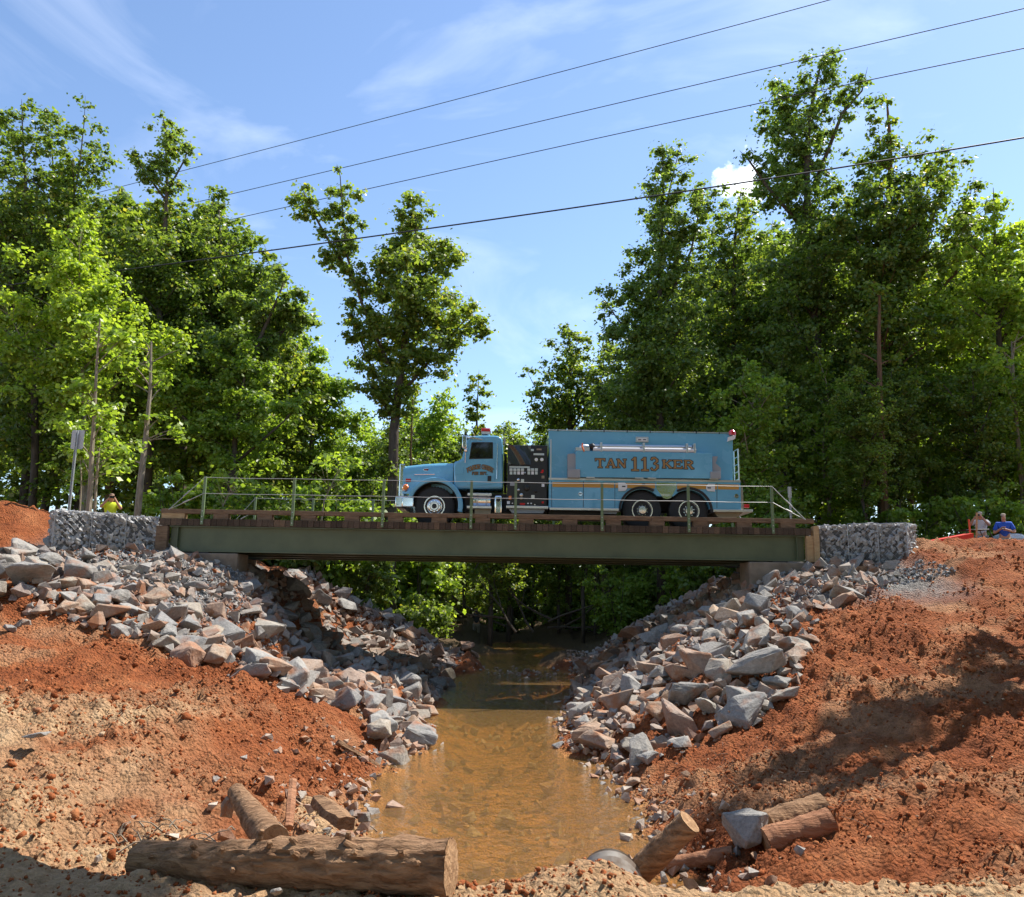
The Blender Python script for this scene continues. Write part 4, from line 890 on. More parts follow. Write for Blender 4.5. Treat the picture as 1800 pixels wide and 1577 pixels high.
MB().prism([(q0[0]-.012, q0[1]+.02), (q1[0]-.012, q1[1]-.02), (q1[0]+.03, q1[1]-.02), (q0[0]+.03, q0[1]+.02)], YCN+.12, YCF-.12).build('windshield', M['glass'], cab)
MB().prism([xz(c1(*q), YCN) for q in [(765, 204), (800, 200), (950, 236), (945, 244), (800, 226), (765, 232)]], YCN-.03, YCF+.03).build('sun_visor', M['chrome'], cab, .006)
mi = MB(); mx0, mx1, mz0, mz1 = rect(c1, 746, 204, 790, 326, YCN-.28); mi.box(mx0, mx1, YCN-.34, YCN-.13, mz0, mz1)
mir = mi.build('mirror', M['chrome'], cab, .02, True, 3)
q = xz(c1(782, 348), YCN-.22); MB().lathe((q[0]-.02, YCN-.22, q[1]), [(-.03, .02), (-.02, .06), (.05, .075), (.06, .03)], 'x', 18).build('spot_mirror', M['chrome'], cab, smooth=True)
arm = MB()
for a_, c_ in (((768, 208), (840, 215)), ((780, 335), (775, 470))): p0 = xz(c1(*a_), YCN-.2); p1 = xz(c1(*c_), YCN); arm.tube([(p0[0], YCN-.22, p0[1]), (p1[0], YCN-.02, p1[1])], .012, 6)
arm.build('mirror_arm', M['chrome'], cab)
g0, g1 = xz(c1(1095, 280), YCN-.06), xz(c1(1088, 628), YCN-.06)
MB().tube([(g0[0], YCN+.02, g0[1]), (g0[0], YCN-.06, g0[1]), (g1[0], YCN-.06, g1[1]), (g1[0], YCN+.02, g1[1])], .014, 8).build('grab_rail', M['chrome'], cab, smooth=True)
bx0, bx1, bz0, bz1 = rect(c1, 935, 152, 1028, 198, YC-.5)
bcn = MB(); bcn.box(bx0, bx1, YC-.9, YC-.55, bz0+.02, bz1); bcn.box(bx0, bx1, YC+.55, YC+.9, bz0+.02, bz1); be = bcn.build('beacon', M['red'], cab, .03, True, 3)
MB().box(bx0+.02, bx1-.02, YC-.95, YC+.95, bz0-.05, bz0+.025).build('beacon_bar', M['alu'], cab)
ol = xz(c1(862, 212), YCN)
for k in range(5): y = YC-.8+k*.4; MB().lathe((ol[0], y, ol[1]+.03), [(-.05, .05), (.03, .045), (.055, .02)], 'z', 12).build('clearance_light', M['amber'], cab, smooth=True)
panel('rear_marker', c1, 1152, 228, 1174, 290, YCN+.15, .06, 'greyp', cab)
MB().tube([(xz(c1(1165, 500), YCN+.5)[0]+.03, YCN+.35, ZD+1.0), (xz(c1(1165, 300), YCN+.5)[0]+.03, YCN+.35, ZD+2.15)], .04, 8).build('hose_bundle', M['chassis'], truck)
# side tank, steps, battery box
s = rect(c1, 848, 800, 1030, 888, YN+.1)
MB().lathe(((s[0]+s[1])/2, YN+.40, (s[2]+s[3])/2+.01), [(-(s[1]-s[0])/2, .20), (-(s[1]-s[0])/2+.02, .25), ((s[1]-s[0])/2-.02, .25), ((s[1]-s[0])/2, .20)], 'x', 28).build('fuel_tank', M['chrome'], truck, smooth=True)
for x in (.25, .75): MB().lathe((s[0]+(s[1]-s[0])*x, YN+.40, (s[2]+s[3])/2+.01), [(-.03, .254), (.03, .254)], 'x', 28).build('tank_strap', M['alu'], truck, smooth=True)
panel('step_plate', c1, 800, 772, 1036, 798, YN+.08, .06, 'alu', truck, .006, YN+.35)
panel('step_plate', c1, 792, 898, 1034, 922, YN+.02, .04, 'alu', truck, .006, YN+.35)
panel('step_box', c1, 868, 925, 1028, 985, YN+.08, .02, 'dirty', truck, .01, YN+.4)
a, b_, z0, z1 = rect(c1, 1062, 792, 1140, 980, YN+.1)
MB().box(a, b_, YN+.08, YN+.45, z0, z1).build('air_cleaner', M['chrome'], truck, .05, True, 4)
MB().lathe(((a+b_)/2, YN+.06, z1-.13), [(0, .055), (.04, .055)], 'y', 18).build('air_cleaner_cap', M['ink'], truck)
# lettering: stroke glyphs
GL = {'T': [((.5, .02), (.5, .98), .2), ((0, .92), (1, .92), .14), ((.05, .72), (.05, .95), .09), ((.95, .72), (.95, .95), .09), ((.28, .05), (.72, .05), .1)],
 'A': [((.12, .02), (.47, .98), .11), ((.86, .02), (.5, .98), .2), ((.26, .33), (.74, .33), .1), ((0, .05), (.3, .05), .1), ((.66, .05), (1, .05), .1)],
 'N': [((.17, .02), (.17, .98), .12), ((.83, .02), (.83, .98), .12), ((.17, .95), (.83, .05), .2), ((.02, .05), (.34, .05), .1), ((.02, .95), (.25, .95), .1), ((.66, .95), (.98, .95), .1)],
 'K': [((.2, .02), (.2, .98), .2), ((.24, .42), (.8, .95), .11), ((.4, .55), (.85, .05), .19), ((.03, .05), (.38, .05), .1), ((.03, .95), (.38, .95), .1), ((.66, .95), (.98, .95), .1), ((.68, .05), (1, .05), .1)],
 'E': [((.22, .02), (.22, .98), .2), ((.04, .06), (.92, .06), .12), ((.04, .94), (.9, .94), .12), ((.25, .52), (.65, .52), .1), ((.9, .05), (.9, .28), .09), ((.87, .72), (.87, .95), .09), ((.65, .4), (.65, .64), .08)],
 'R': [((.2, .02), (.2, .98), .2), ((.05, .94), (.62, .94), .11), ((.6, .94), (.82, .82), .14), ((.82, .85), (.82, .65), .18), ((.82, .66), (.6, .52), .14), ((.2, .52), (.62, .52), .1), ((.5, .5), (.86, .05), .18), ((.03, .05), (.38, .05), .1), ((.72, .05), (1, .05), .1)],
 '1': [((.5, .02), (.5, .98), .3), ((.12, .78), (.5, .95), .14), ((.08, .05), (.92, .05), .11)],
 '3': [((.12, .8), (.22, .93), .2), ((.2, .93), (.55, .95), .12), ((.52, .95), (.78, .82), .2), ((.78, .84), (.76, .66), .26), ((.78, .68), (.4, .53), .16), ((.4, .53), (.8, .42), .16), ((.8, .44), (.8, .2), .28), ((.8, .22), (.5, .05), .18), ((.55, .05), (.2, .07), .12), ((.22, .07), (.1, .22), .2)],
 'P': [((.2, .02), (.2, .98), .2), ((.05, .94), (.62, .94), .11), ((.6, .94), (.85, .8), .15), ((.85, .84), (.85, .62), .18), ((.85, .64), (.6, .48), .15), ((.2, .48), (.62, .48), .1), ((.03, .05), (.4, .05), .1)],
 'U': [((.18, .25), (.18, .98), .18), ((.82, .25), (.82, .98), .14), ((.18, .28), (.4, .06), .16), ((.38, .07), (.65, .07), .13), ((.63, .07), (.82, .28), .14), ((.02, .95), (.36, .95), .1), ((.66, .95), (.98, .95), .1)],
 'M': [((.14, .02), (.14, .98), .13), ((.86, .02), (.86, .98), .18), ((.14, .95), (.5, .2), .15), ((.5, .2), (.86, .95), .13), ((0, .05), (.28, .05), .1), ((.7, .05), (1, .05), .1)],
 'I': [((.5, .02), (.5, .98), .24), ((.2, .05), (.8, .05), .1), ((.2, .95), (.8, .95), .1)],
 'C': [((.85, .78), (.7, .92), .15), ((.72, .93), (.38, .93), .12), ((.4, .93), (.16, .72), .16), ((.16, .75), (.16, .27), .2), ((.16, .28), (.4, .07), .16), ((.38, .07), (.72, .07), .12), ((.7, .08), (.87, .24), .14), ((.87, .72), (.87, .95), .08)],
 'F': [((.22, .02), (.22, .98), .2), ((.04, .94), (.92, .94), .12), ((.25, .5), (.68, .5), .1), ((.9, .7), (.9, .95), .09), ((.04, .05), (.42, .05), .1)],
 'D': [((.2, .02), (.2, .98), .2), ((.05, .94), (.55, .94), .11), ((.52, .94), (.82, .72), .16), ((.82, .75), (.82, .27), .2), ((.82, .28), (.52, .06), .16), ((.05, .06), (.55, .06), .11)],
 '.': [((.3, .08), (.5, .08), .16)]}
def letters(items, Y, name, parent, th=.004, ol=.018):
    """items: (char, x, z, w, h, slant_deg)"""
    A = MB(); B = MB(); k = 0
    for ch, x, z, w_, h_, an in items:
        ca_, sa_ = math.cos(an), math.sin(an)
        for (p0, p1, sw) in GL[ch]:
            def tr_(p): u, v = (p[0]-.5)*w_, (p[1]-.5)*h_; return Vector((x+u*ca_-v*sa_, 0, z+u*sa_+v*ca_))
            a, b = tr_(p0), tr_(p1); d = (b-a); horiz = abs(p0[1]-p1[1]) < .02; wd = sw*(h_ if horiz else w_)*.95; k += 1; e_ = (k % 37)*.00009
            dn_ = d.normalized()
            for mb, ex, yy in ((A, 0, Y-.004), (B, ol, Y)):
                n_ = Vector((-dn_.z, 0, dn_.x))*(wd/2+ex); q = [a-dn_*ex-n_, b+dn_*ex-n_, b+dn_*ex+n_, a-dn_*ex+n_]
                y0 = yy-.003-e_; mb.add([(p.x, y_, p.z) for y_ in (y0, yy) for p in q], [(0, 1, 2, 3), (7, 6, 5, 4), (0, 4, 5, 1), (1, 5, 6, 2), (2, 6, 7, 3), (3, 7, 4, 0)])
    B.build(name+'_outline', M['ink'], parent); A.build(name, M['goldleaf'], parent)
def run(word, cf, x0, x1, yt, yb, Y, gap=.10, t0=None):
    n = len(word); it = []; w_ = (x1-x0)/n
    for i, ch in enumerate(word):
        xc = x0+w_*(i+.5); f = (i+.5)/n; yt_ = yt[0]+(yt[1]-yt[0])*f; yb_ = yb[0]+(yb[1]-yb[0])*f
        a, b, z0, z1 = rect(cf, xc-w_*(.5-gap/2), yt_, xc+w_*(.5-gap/2), yb_, Y); it.append((ch, (a+b)/2, (z0+z1)/2, b-a, z1-z0, 0))
    return it
YL = YCN-.018
it = []
w1 = 'PUMPKIN CENTER'
for i, ch in enumerate(w1):
    if ch == ' ': continue
    f = i/(len(w1)-1)*2-1; cx_ = 922+f*118; cy_ = 508+abs(f)**2*34; p = xz(c1(cx_, cy_), YL); it.append((ch, p[0], p[1], .072, .125, -f*.30))
letters(it, YL, 'door_lettering', cab, ol=.009)
it = run('FIRE', c1, 842, 905, (560, 560), (588, 588), YL)+run('DEPT.', c1, 920, 1000, (560, 560), (588, 588), YL); letters(it, YL, 'door_lettering', cab, ol=.008)
# pump panel
a, b_, z0, z1 = rect(c1, 1190, 296, 1586, 892, YN+.06)
pump = MB().box(a, b_, YN+.06, YF-.06, z0, z1).build('pump_house', M['chassis'], truck, .015)
MB().box(a+.03, b_-.03, YN+.045, YN+.062, z0+.03, z1-.03).build('pump_panel', M['black'], pump)
YP = YN+.045
vb = MB(); n = 14; vs_ = []
x0, x1, zz0, zz1 = rect(c1, 1200, 300, 1422, 490, YP)
for i in range(n+1):
    for j in range(n+1):
        u, v = i/n, j/n; w_ = math.exp(-((u-.15-.62*(1-v)**.75)/.09)**2)*.05+.012*math.sin(u*9+v*4); vs_.append((x0+(x1-x0)*u, YP-.025-w_, zz0+(zz1-zz0)*v))
vb.add(vs_, [(i*(n+1)+j, (i+1)*(n+1)+j, (i+1)*(n+1)+j+1, i*(n+1)+j+1) for i in range(n) for j in range(n)]); vb.build('vinyl_cover', M['vinyl'], pump, smooth=True)
panel('name_plate', c1, 1425, 335, 1453, 355, YP, .006, 'alu', pump); panel('light_strip', c1, 1450, 377, 1555, 396, YP, .012, 'alu', pump); panel('trim_strip', c1, 1213, 506, 1412, 520, YP, .012, 'alu', pump)
for x in (1477, 1532):
    q = xz(c1(x, 440), YP); gg = MB().lathe((q[0], YP, q[1]), [(-.03, .03), (-.03, .055), (0, .06)], 'y', 20).build('gauge', M['chrome'], pump, smooth=True); MB().lathe((q[0], YP-.0305, q[1]), [(-.002, .03), (0, .045)], 'y', 20).build('gauge_face', M['white'], gg)
for x in (1228, 1266, 1303, 1341, 1404, 1441, 1478):
    ct = panel('valve_control', c1, x-15, 526, x+15, 552, YP, .02, 'alu', pump, .004); panel('valve_label', c1, x-13, 556, x+13, 586, YP, .006, 'white' if x % 2 else 'alu', ct)
for (x, y, r_, mk) in ((1300, 640, .035, 'chrome'), (1385, 720, .075, 'ink'), (1330, 790, .045, 'alu'), (1330, 822, .04, 'dirty'), (1302, 740, .03, 'alu'), (1470, 752, .04, 'ink'), (1365, 570, .022, 'alu')):
    q = xz(c1(x, y), YP); MB().lathe((q[0], YP, q[1]), [(-.06, r_*.5), (-.05, r_), (-.02, r_), (0, r_*1.15)], 'y', 20).build('outlet', M[mk], pump, smooth=True)
for (x0, y0, x1, y1, mk) in ((1218, 668, 1278, 698, 'greyp'), (1326, 632, 1356, 664, 'alu'), (1530, 540, 1550, 560, 'red'), (1520, 560, 1545, 572, 'red'), (1530, 598, 1558, 626, 'dirty'), (1530, 678, 1558, 708, 'white'), (1205, 798, 1232, 832, 'amber'), (1428, 790, 1460, 826, 'alu'), (1316, 868, 1366, 888, 'red'), (1188, 850, 1216, 878, 'white'), (1530, 852, 1552, 872, 'red'), (1236, 866, 1248, 876, 'white'), (1388, 866, 1404, 878, 'white'), (1420, 866, 1434, 878, 'white'), (1455, 880, 1470, 890, 'alu'), (1364, 636, 1388, 668, 'chassis'), (1480, 330, 1530, 346, 'dirty')):
    panel('control_plate', c1, x0, y0, x1, y1, YP, .01, mk, pump)
panel('running_board', c1, 1180, 896, 1596, 922, YN, .02, 'alu', truck, .006, YN+.4)
MB().prism([xz(c1(*q), YN+.05) for q in [(1205, 924), (1570, 924), (1545, 968), (1240, 968)]], YN+.05, YN+.3).build('board_support', M['greyp'], truck)
# tank
YT = YN+.20
tp = [(22, 126), (1555, 152), (1555, 560), (22, 560)]
tank = MB().prism([xz(c2(*q), YT) for q in tp], YT, YF-.20).build('water_tank', M['paint'], truck, .02)
t0, t1 = xz(c2(22, 126), YT), xz(c2(1555, 152), YT)
MB().obox((t0[0]-.02, YT+.02, t0[1]+.012), (t1[0]+.02, YT+.02, t1[1]+.012), .07, .03).build('top_rail', M['alu'], tank)
for k in range(8): f = (k+.4)/8; x = t0[0]+(t1[0]-t0[0])*f; z = t0[1]+(t1[1]-t0[1])*f; MB().box(x-.012, x+.012, YT-.03, YT-.017, z-.03, z+.04).build('rail_clip', M['chassis'], tank)
panel('corner_trim', c2, 33, 200, 44, 520, YT, .012, 'alu', tank)
a, b_, z0, z1 = rect(c2, 22, 540, 1620, 775, YN)
wx = [P(1129, 900, YN).x, P(1211, 900, YN).x]; wz = ZD+.535; Ro = .585
bot0 = xz(c2(300, 772), YN)[1]; bot1 = xz(c2(1500, 785), YN)[1]
topz0 = xz(c2(22, 528), YN)[1]; topz1 = xz(c2(1620, 550), YN)[1]
poly = [(a, bot0), (a, topz0), (b_, topz1), (b_, bot1), (wx[1]+math.sqrt(Ro**2-(wz-bot1)**2), bot1)]
for k in range(1, 20):
    t_ = math.pi*(.02+.74*k/19) ; poly.append((wx[1]+Ro*math.cos(t_), wz+Ro*math.sin(t_)))
for k in range(0, 19):
    t_ = math.pi*(.24+.74*k/19); poly.append((wx[0]+Ro*math.cos(t_), wz+Ro*math.sin(t_)))
poly.append((wx[0]-math.sqrt(Ro**2-(wz-bot0)**2), bot0))
body = MB().prism(poly, YN, YN+.62).build('compartment_body', M['paint'], truck)
MB().prism(poly, YF-.62, YF).build('compartment_body', M['paint'], truck)
MB().box(a+.03, b_-.05, YN+.63, YF-.63, ZD+.9, min(topz0, topz1)-.02).build('body_core', M['chassis'], truck)
MB().prism([(a-.01, topz0-.03), (b_+.01, topz1-.03), (b_+.01, topz1+.025), (a-.01, topz0+.025)], YN-.012, YN+.62).build('body_ledge', M['alu'], truck)
for c_, ang in ((wx[0], (.33, 1.02)), (wx[1], (-.02, .67))):
    mb = MB(); n = 20
    for k in range(n):
        q = []
        for kk in (k, k+1):
            t_ = math.pi*(ang[0]+(ang[1]-ang[0])*kk/n)
            for r_ in (.60, .665): q.append((c_+r_*math.cos(t_), wz+r_*math.sin(t_)))
        mb.add([(p[0], y, p[1]) for y in (YN-.05, YN+.02) for p in (q[0], q[1], q[3], q[2])], [(3, 2, 1, 0), (4, 5, 6, 7), (0, 1, 5, 4), (1, 2, 6, 5), (2, 3, 7, 6), (3, 0, 4, 7)])
    mb.build('fenderette', M['rubber'], truck)
# gold stripe pieces, polished panel, doors, latches
def strip(name, x0, x1, mk, ya, yb, th=.004):
    sl_ = (610-555)/1; f = lambda x: (x-50)/(1605-50)*22
    MB().prism([xz(c2(x0, ya+f(x0)), YN), xz(c2(x1, ya+f(x1)), YN), xz(c2(x1, yb+f(x1)), YN), xz(c2(x0, yb+f(x0)), YN)], YN-th, YN+.002).build(name, M[mk], body)
for x0, x1 in ((52, 306), (313, 566), (576, 905), (1090, 1422), (1430, 1604)): strip('gold_stripe', x0, x1, 'gold', 556, 598, .017)
for x0, x1, ya, yb in ((48, 307, 548, 760), (312, 570, 548, 760), (1424, 1608, 546, 752)): strip('compartment_door', x0, x1, 'paint', ya, yb, .012)
for x0, x1, ya, yb in ((44, 48, 546, 764), (307, 312, 546, 764), (570, 574, 546, 764), (1420, 1424, 546, 756)): strip('door_gap', x0, x1, 'ink', ya, yb, .003)
MB().prism([xz(c2(*q), YN) for q in [(918, 560), (1084, 562), (1086, 600), (1040, 688), (1010, 698), (975, 690), (918, 612)]], YN-.008, YN+.002).build('polished_panel', M['chrome'], body)
for x, y in ((285, 655), (1583, 673)):
    q = xz(c2(x, y), YN); lt = MB().lathe((q[0], YN-.011, q[1]), [(-.02, .035), (-.02, .06), (0, .068)], 'y', 22).build('latch', M['chrome'], body, smooth=True); MB().box(q[0]-.045, q[0]+.045, YN-.045, YN-.03, q[1]-.010, q[1]+.010).build('latch_handle', M['ink'], body)
for pl in ([(600, 560), (655, 560), (675, 580), (675, 610), (660, 630), (600, 632)], [(1405, 572), (1350, 570), (1332, 590), (1332, 612), (1345, 632), (1405, 636)]):
    pc_ = MB().prism([xz(c2(*q), YN-.02) for q in pl], YN-.03, YN+.002).build('light_housing', M['white'], body, .006)
panel('light_slot', c2, 632, 588, 660, 598, YN-.030, .004, 'ink', body); panel('light_slot', c2, 1344, 600, 1372, 610, YN-.030, .004, 'ink', body)
panel('fuel_cap', c2, 798, 570, 824, 582, YN-.006, .03, 'ink', body)
def rail(name, x0, x1, y0, y1, h, Y0, back, mk):
    p, q = xz(c2(x0, y0), Y0), xz(c2(x1, y1), Y0); hh = h/4.737/62; MB().prism([(p[0], p[1]), (q[0], q[1]), (q[0], q[1]-hh), (p[0], p[1]-hh)], Y0, back).build(name, M[mk], truck, .006)
rail('rub_rail', 30, 622, 768, 776, 20, YN-.05, YN+.3, 'alu'); rail('rub_rail', 1393, 1722, 784, 786, 20, YN-.05, YF+.05, 'alu')
MB().box(P(1062, 900, YN).x, P(1085, 900, YN).x, YN+.05, YN+.3, ZD+.42, ZD+.60).build('mudflap_bracket', M['greyp'], truck)
MB().prism([xz(c2(*q), YN+.1) for q in [(1400, 808), (1640, 808), (1590, 850), (1440, 860)]], YN+.1, YF-.1).build('rear_frame', M['dirty'], truck)
panel('tail_light', c2, 1645, 742, 1690, 772, YN+.08, .03, 'red', truck, .01)
panel('rear_panel', c2, 1620, 600, 1640, 780, YN+.3, .02, 'dirty', truck, 0, YF-.3)
# portable tank rack
YD = YN-.11
dropt = MB().prism([xz(c2(*q), YD) for q in [(246, 290), (360, 298), (1384, 315), (1386, 528), (246, 515)]], YD, YT+.02).build('folding_tank_case', M['paint'], truck, .008)
for r in ([(180, 322), (232, 318), (246, 330), (246, 448), (180, 448)], [(1386, 342), (1430, 342), (1412, 400), (1455, 440), (1455, 474), (1386, 472)]):
    MB().prism([xz(c2(*q), YD+.08) for q in r], YD+.08, YT+.02).build('case_bracket', M['greyp'], truck)
panel('case_actuator', c2, 180, 450, 282, 522, YD, .05, 'greyp', truck, .01, YT); panel('case_actuator', c2, 1366, 472, 1452, 530, YD, .05, 'greyp', truck, .01, YT)
for x in (370, 775, 880, 1395): panel('hinge', c2, x-35, 514+(x-370)*.012, x+35, 524+(x-370)*.012, YD-.01, .02, 'alu', truck)
it = run('TAN', c2, 405, 672, (358, 366), (438, 438), YD, .06)+run('113', c2, 700, 945, (348, 350), (464, 464), YD, .12)+run('KER', c2, 962, 1232, (372, 374), (440, 450), YD, .06)
letters(it, YD-.001, 'tank_lettering', dropt, ol=.017)
# suction hoses
for dy, dz, xa, xb in ((.02, 0, 392, 1250), (.16, .115, 372, 1225)):
    p, q = xz(c2(xa, 280), YD), xz(c2(xb, 292), YD); Yy = YD+.05+dy
    MB().tube([(p[0], Yy, p[1]+dz), ((p[0]+q[0])/2, Yy, (p[1]+q[1])/2+dz), (q[0], Yy, q[1]+dz)], .062, 16).build('suction_hose', M['white'] if dz == 0 else M['alu'], truck, smooth=True)
for x in (460, 815, 1175, 1238):
    q = xz(c2(x, 282+(x-400)*.013), YD); MB().box(q[0]-.03, q[0]+.03, YD+.0, YD+.30, q[1]-.09, q[1]+.20).build('hose_clamp', M['alu'], truck, .01)
q = xz(c2(310, 262), YD); MB().lathe((q[0]-.1, YD+.1, q[1]), [(0, .05), (.05, .09), (.22, .085), (.3, .05), (.42, .045)], 'x', 20).build('hose_nozzle', M['alu'], truck, smooth=True)
MB().tube([(q[0]-.02, YD+.0, q[1]+.10), (q[0]-.04, YD-.01, q[1]+.02), (q[0]+.02, YD-.02, q[1]-.14)], .022, 6).build('strap', M['orange'], truck)
q = xz(c2(375, 250), YD); MB().lathe((q[0]-.05, YD+.1, q[1]-.02), [(0, .07), (.1, .10), (.16, .06)], 'x', 16).build('hose_coupling', M['ink'], truck)
panel('nozzle_tray', c2, 245, 268, 362, 296, YD+.02, .02, 'alu', truck, 0, YT)
lp = panel('scene_light', c2, 745, 181, 850, 226, YT, .05, 'alu', tank, .01); panel('lamp_window', c2, 758, 192, 838, 214, YT-.051, .004, 'white', lp); panel('lamp_slot', c2, 766, 200, 792, 208, YT-.056, .003, 'ink', lp); panel('lamp_slot', c2, 806, 200, 832, 208, YT-.056, .003, 'ink', lp)
MB().prism([xz(c2(*q), YT) for q in [(1510, 186), (1572, 170), (1566, 200), (1505, 222)]], YT-.10, YT+.1).build('warning_light_bracket', M['white'], tank)
q = xz(c2(1552, 148), YT-.05); MB().lathe((q[0], YT-.02, q[1]-.06), [(0, .10), (.10, .10), (.15, .05)], 'z', 18).build('warning_light', M['red'], tank, smooth=True)
lad = MB(); p, q = xz(c2(1572, 285), YT+.2), xz(c2(1588, 535), YT+.2); xx = p[0]
for y in (YT+.1, YT+.55): lad.tube([(xx+.06, y, q[1]-.2), (xx+.06, y, p[1])], .02, 8)
for k in range(5): z = q[1]+(p[1]-q[1])*k/4; lad.tube([(xx+.06, YT+.1, z), (xx+.06, YT+.55, z)], .014, 6)
lad.build('ladder', M['alu'], truck)
# ------------------------------------------------------------ trees
def leaves_mesh(name, C, Rr, per, size, seed, matk, droop=.0):
    """C clump centres (n,3), Rr radii, per leaves per clump"""
    rg = np.random.default_rng(seed); idx_ = np.repeat(np.arange(len(C)), per); n = len(idx_)
    d = rg.normal(size=(n, 3)); d /= np.linalg.norm(d, axis=1)[:, None]; rad = Rr[idx_]*np.abs(rg.normal(0, .62, n))
    p = C[idx_] + d*rad[:, None]*np.array([1.15, 1.15, .72])
    nr = d*.55 + np.array([0, 0, .65]) + rg.normal(size=(n, 3))*.5; nr /= np.linalg.norm(nr, axis=1)[:, None]
    t = rg.normal(size=(n, 3)); t -= nr*(t*nr).sum(1)[:, None]; t /= np.linalg.norm(t, axis=1)[:, None]; b = np.cross(nr, t)
    L_ = (size*(.65+.7*rg.random(n)))[:, None]; W_ = L_*.40
    V = np.stack([p-t*L_*.5, p+b*W_-nr*L_*.10+t*L_*.05, p+t*L_*.5-nr*L_*.16, p-b*W_-nr*L_*.10+t*L_*.05], 1).reshape(-1, 3)
    F = np.arange(n*4).reshape(-1, 4)
    me = npmesh(name, V, F); me.materials.append(M[matk]); return me
def tree_parts(leaders, base, n_leaves, leaf, seed, matk, barkk, trunk_r, limb_step=.28, up=(.25, .9), dens=1.0, clump=(.34, .66)):
    rnd = random.Random(seed); wood = MB(); C = []; RR = []
    for li, (pts, rad, lr) in enumerate(leaders):
        pts = [Vector(p) for p in pts]; k = len(pts)
        wood.tube(pts, [lr*(1-.95*i/(k-1)) for i in range(k)], 9 if li == 0 else 7)
        for i in range(k-1):
            a, b = pts[i], pts[i+1]; Lg = (b-a).length; n = max(1, int(Lg/limb_step*(.6+.5*min(rad[i], 3)/2)))
            for j in range(n):
                f = (j+rnd.random())/n; r = rad[i]+(rad[i+1]-rad[i])*f
                if r < .15: continue
                p = a.lerp(b, f); az_ = rnd.uniform(0, 2*math.pi); ln = r*rnd.uniform(.45, 1.12); th = rnd.uniform(*up)
                d = Vector((math.cos(az_)*math.cos(th), math.sin(az_)*math.cos(th), math.sin(th)))
                tip = p+Vector((d.x*ln/math.cos(th)*.9, d.y*ln/math.cos(th)*.9, ln*.25)); st = p-Vector((0, 0, ln*math.tan(th)*.55))
                if st.z < a.z: st.z = max(st.z, pts[0].z)
                # start on the leader itself
                st = a.lerp(b, max(0, f-ln*.35/max(Lg, .01))) if ln*.35 < Lg*f else a
                md = st.lerp(tip, .5)+Vector((0, 0, ln*.05))
                if ln > .7: wood.tube([st, md, tip], [max(.012, ln*.018), max(.009, ln*.012), .006], 4, False)
                for q in range(1+int(ln*2.6*dens)):
                    g_ = rnd.uniform(.25, 1.1); c_ = st.lerp(tip, g_)+Vector((rnd.gauss(0, .3), rnd.gauss(0, .3), rnd.gauss(0, .26)))*(.45+ln*.6)
                    C.append(c_); RR.append(rnd.uniform(*clump)*(.65+.18*min(ln, 3)))
    C = np.array([c_[:] for c_ in C]); RR = np.array(RR); wgt = RR**2; per = np.maximum(3, (n_leaves*wgt/wgt.sum())).astype(int)
    b_ = np.array(base[:]); 
    cm = leaves_mesh('crown', C-b_, RR, per, leaf, seed, matk)
    wm_ = bpy.data.meshes.new('trunk'); wm_.from_pydata([tuple(Vector(v)-Vector(base)) for v in wood.v], [], wood.f); wm_.materials.append(M[barkk])
    for p in wm_.polygons: p.use_smooth = True
    return wm_, cm
def put_tree(name, wm_, cm, loc, label, group=None, scale=1, rz=0, cat='tree', lean=0):
    root = empty(name, loc, rz); root.scale = (scale, scale, scale) if not hasattr(scale, '__len__') else scale; root.rotation_euler = (lean, 0, rz); tag(root, label, cat, group)
    if wm_: o = bpy.data.objects.new('trunk', wm_); col.objects.link(o); o.parent = root
    o = bpy.data.objects.new('crown', cm); col.objects.link(o); o.parent = root
    return root
def img_tree(name, label, D, base, leaders, nl, leaf, seed, matk='leaf_a', barkk='bark', tr=.22, **kw):
    """leaders: list of (list of (px,py,radius_px), depth offsets)"""
    bx = P(base[0], base[1], D); bz = hz(bx.x, D); basep = Vector((bx.x, D, bz)); ls = []
    for li, (pts, yo) in enumerate(leaders):
        P3 = []; rad = []
        for i, (px, py, r) in enumerate(pts):
            f = i/max(1, len(pts)-1); Yd = D+yo*f+(.25*math.sin(i*2.1+seed) if i else 0); P3.append(P(px, py, Yd)); rad.append(r/FPX*D)
        if li == 0: P3 = [basep]+P3; rad = [0]+rad
        ls.append((P3, rad, tr if li == 0 else tr*.34))
    wm_, cm = tree_parts(ls, basep, nl, leaf, seed, matk, barkk, tr, **kw)
    return put_tree(name, wm_, cm, basep, label)
# --- trees with a shape of their own
img_tree('forked_tree', 'tall tree with a fork leaning out sideways behind the truck hood', 37, (692, 905),
  [([(692, 760, 10), (700, 690, 70), (712, 600, 105), (722, 520, 100), (732, 440, 75), (730, 390, 42), (722, 348, 12)], .6),
   ([(700, 700, 0), (775, 610, 40), (820, 560, 40), (845, 590, 18)], -1.2), ([(716, 560, 0), (760, 480, 35), (795, 440, 28), (812, 455, 12)], 1.0),
   ([(692, 660, 0), (640, 545, 40), (610, 450, 45), (602, 370, 40), (598, 310, 22), (592, 288, 6)], -.8), ([(625, 500, 0), (570, 410, 36), (540, 355, 30), (528, 322, 10)], -1.2),
   ([(698, 720, 0), (650, 640, 40), (625, 575, 22), (612, 545, 10)], 1.0), ([(695, 740, 0), (660, 690, 40), (640, 660, 20)], -1.0)], 48000, 0.18, 1, 'leaf_a', tr=.26, clump=(.34, .6))
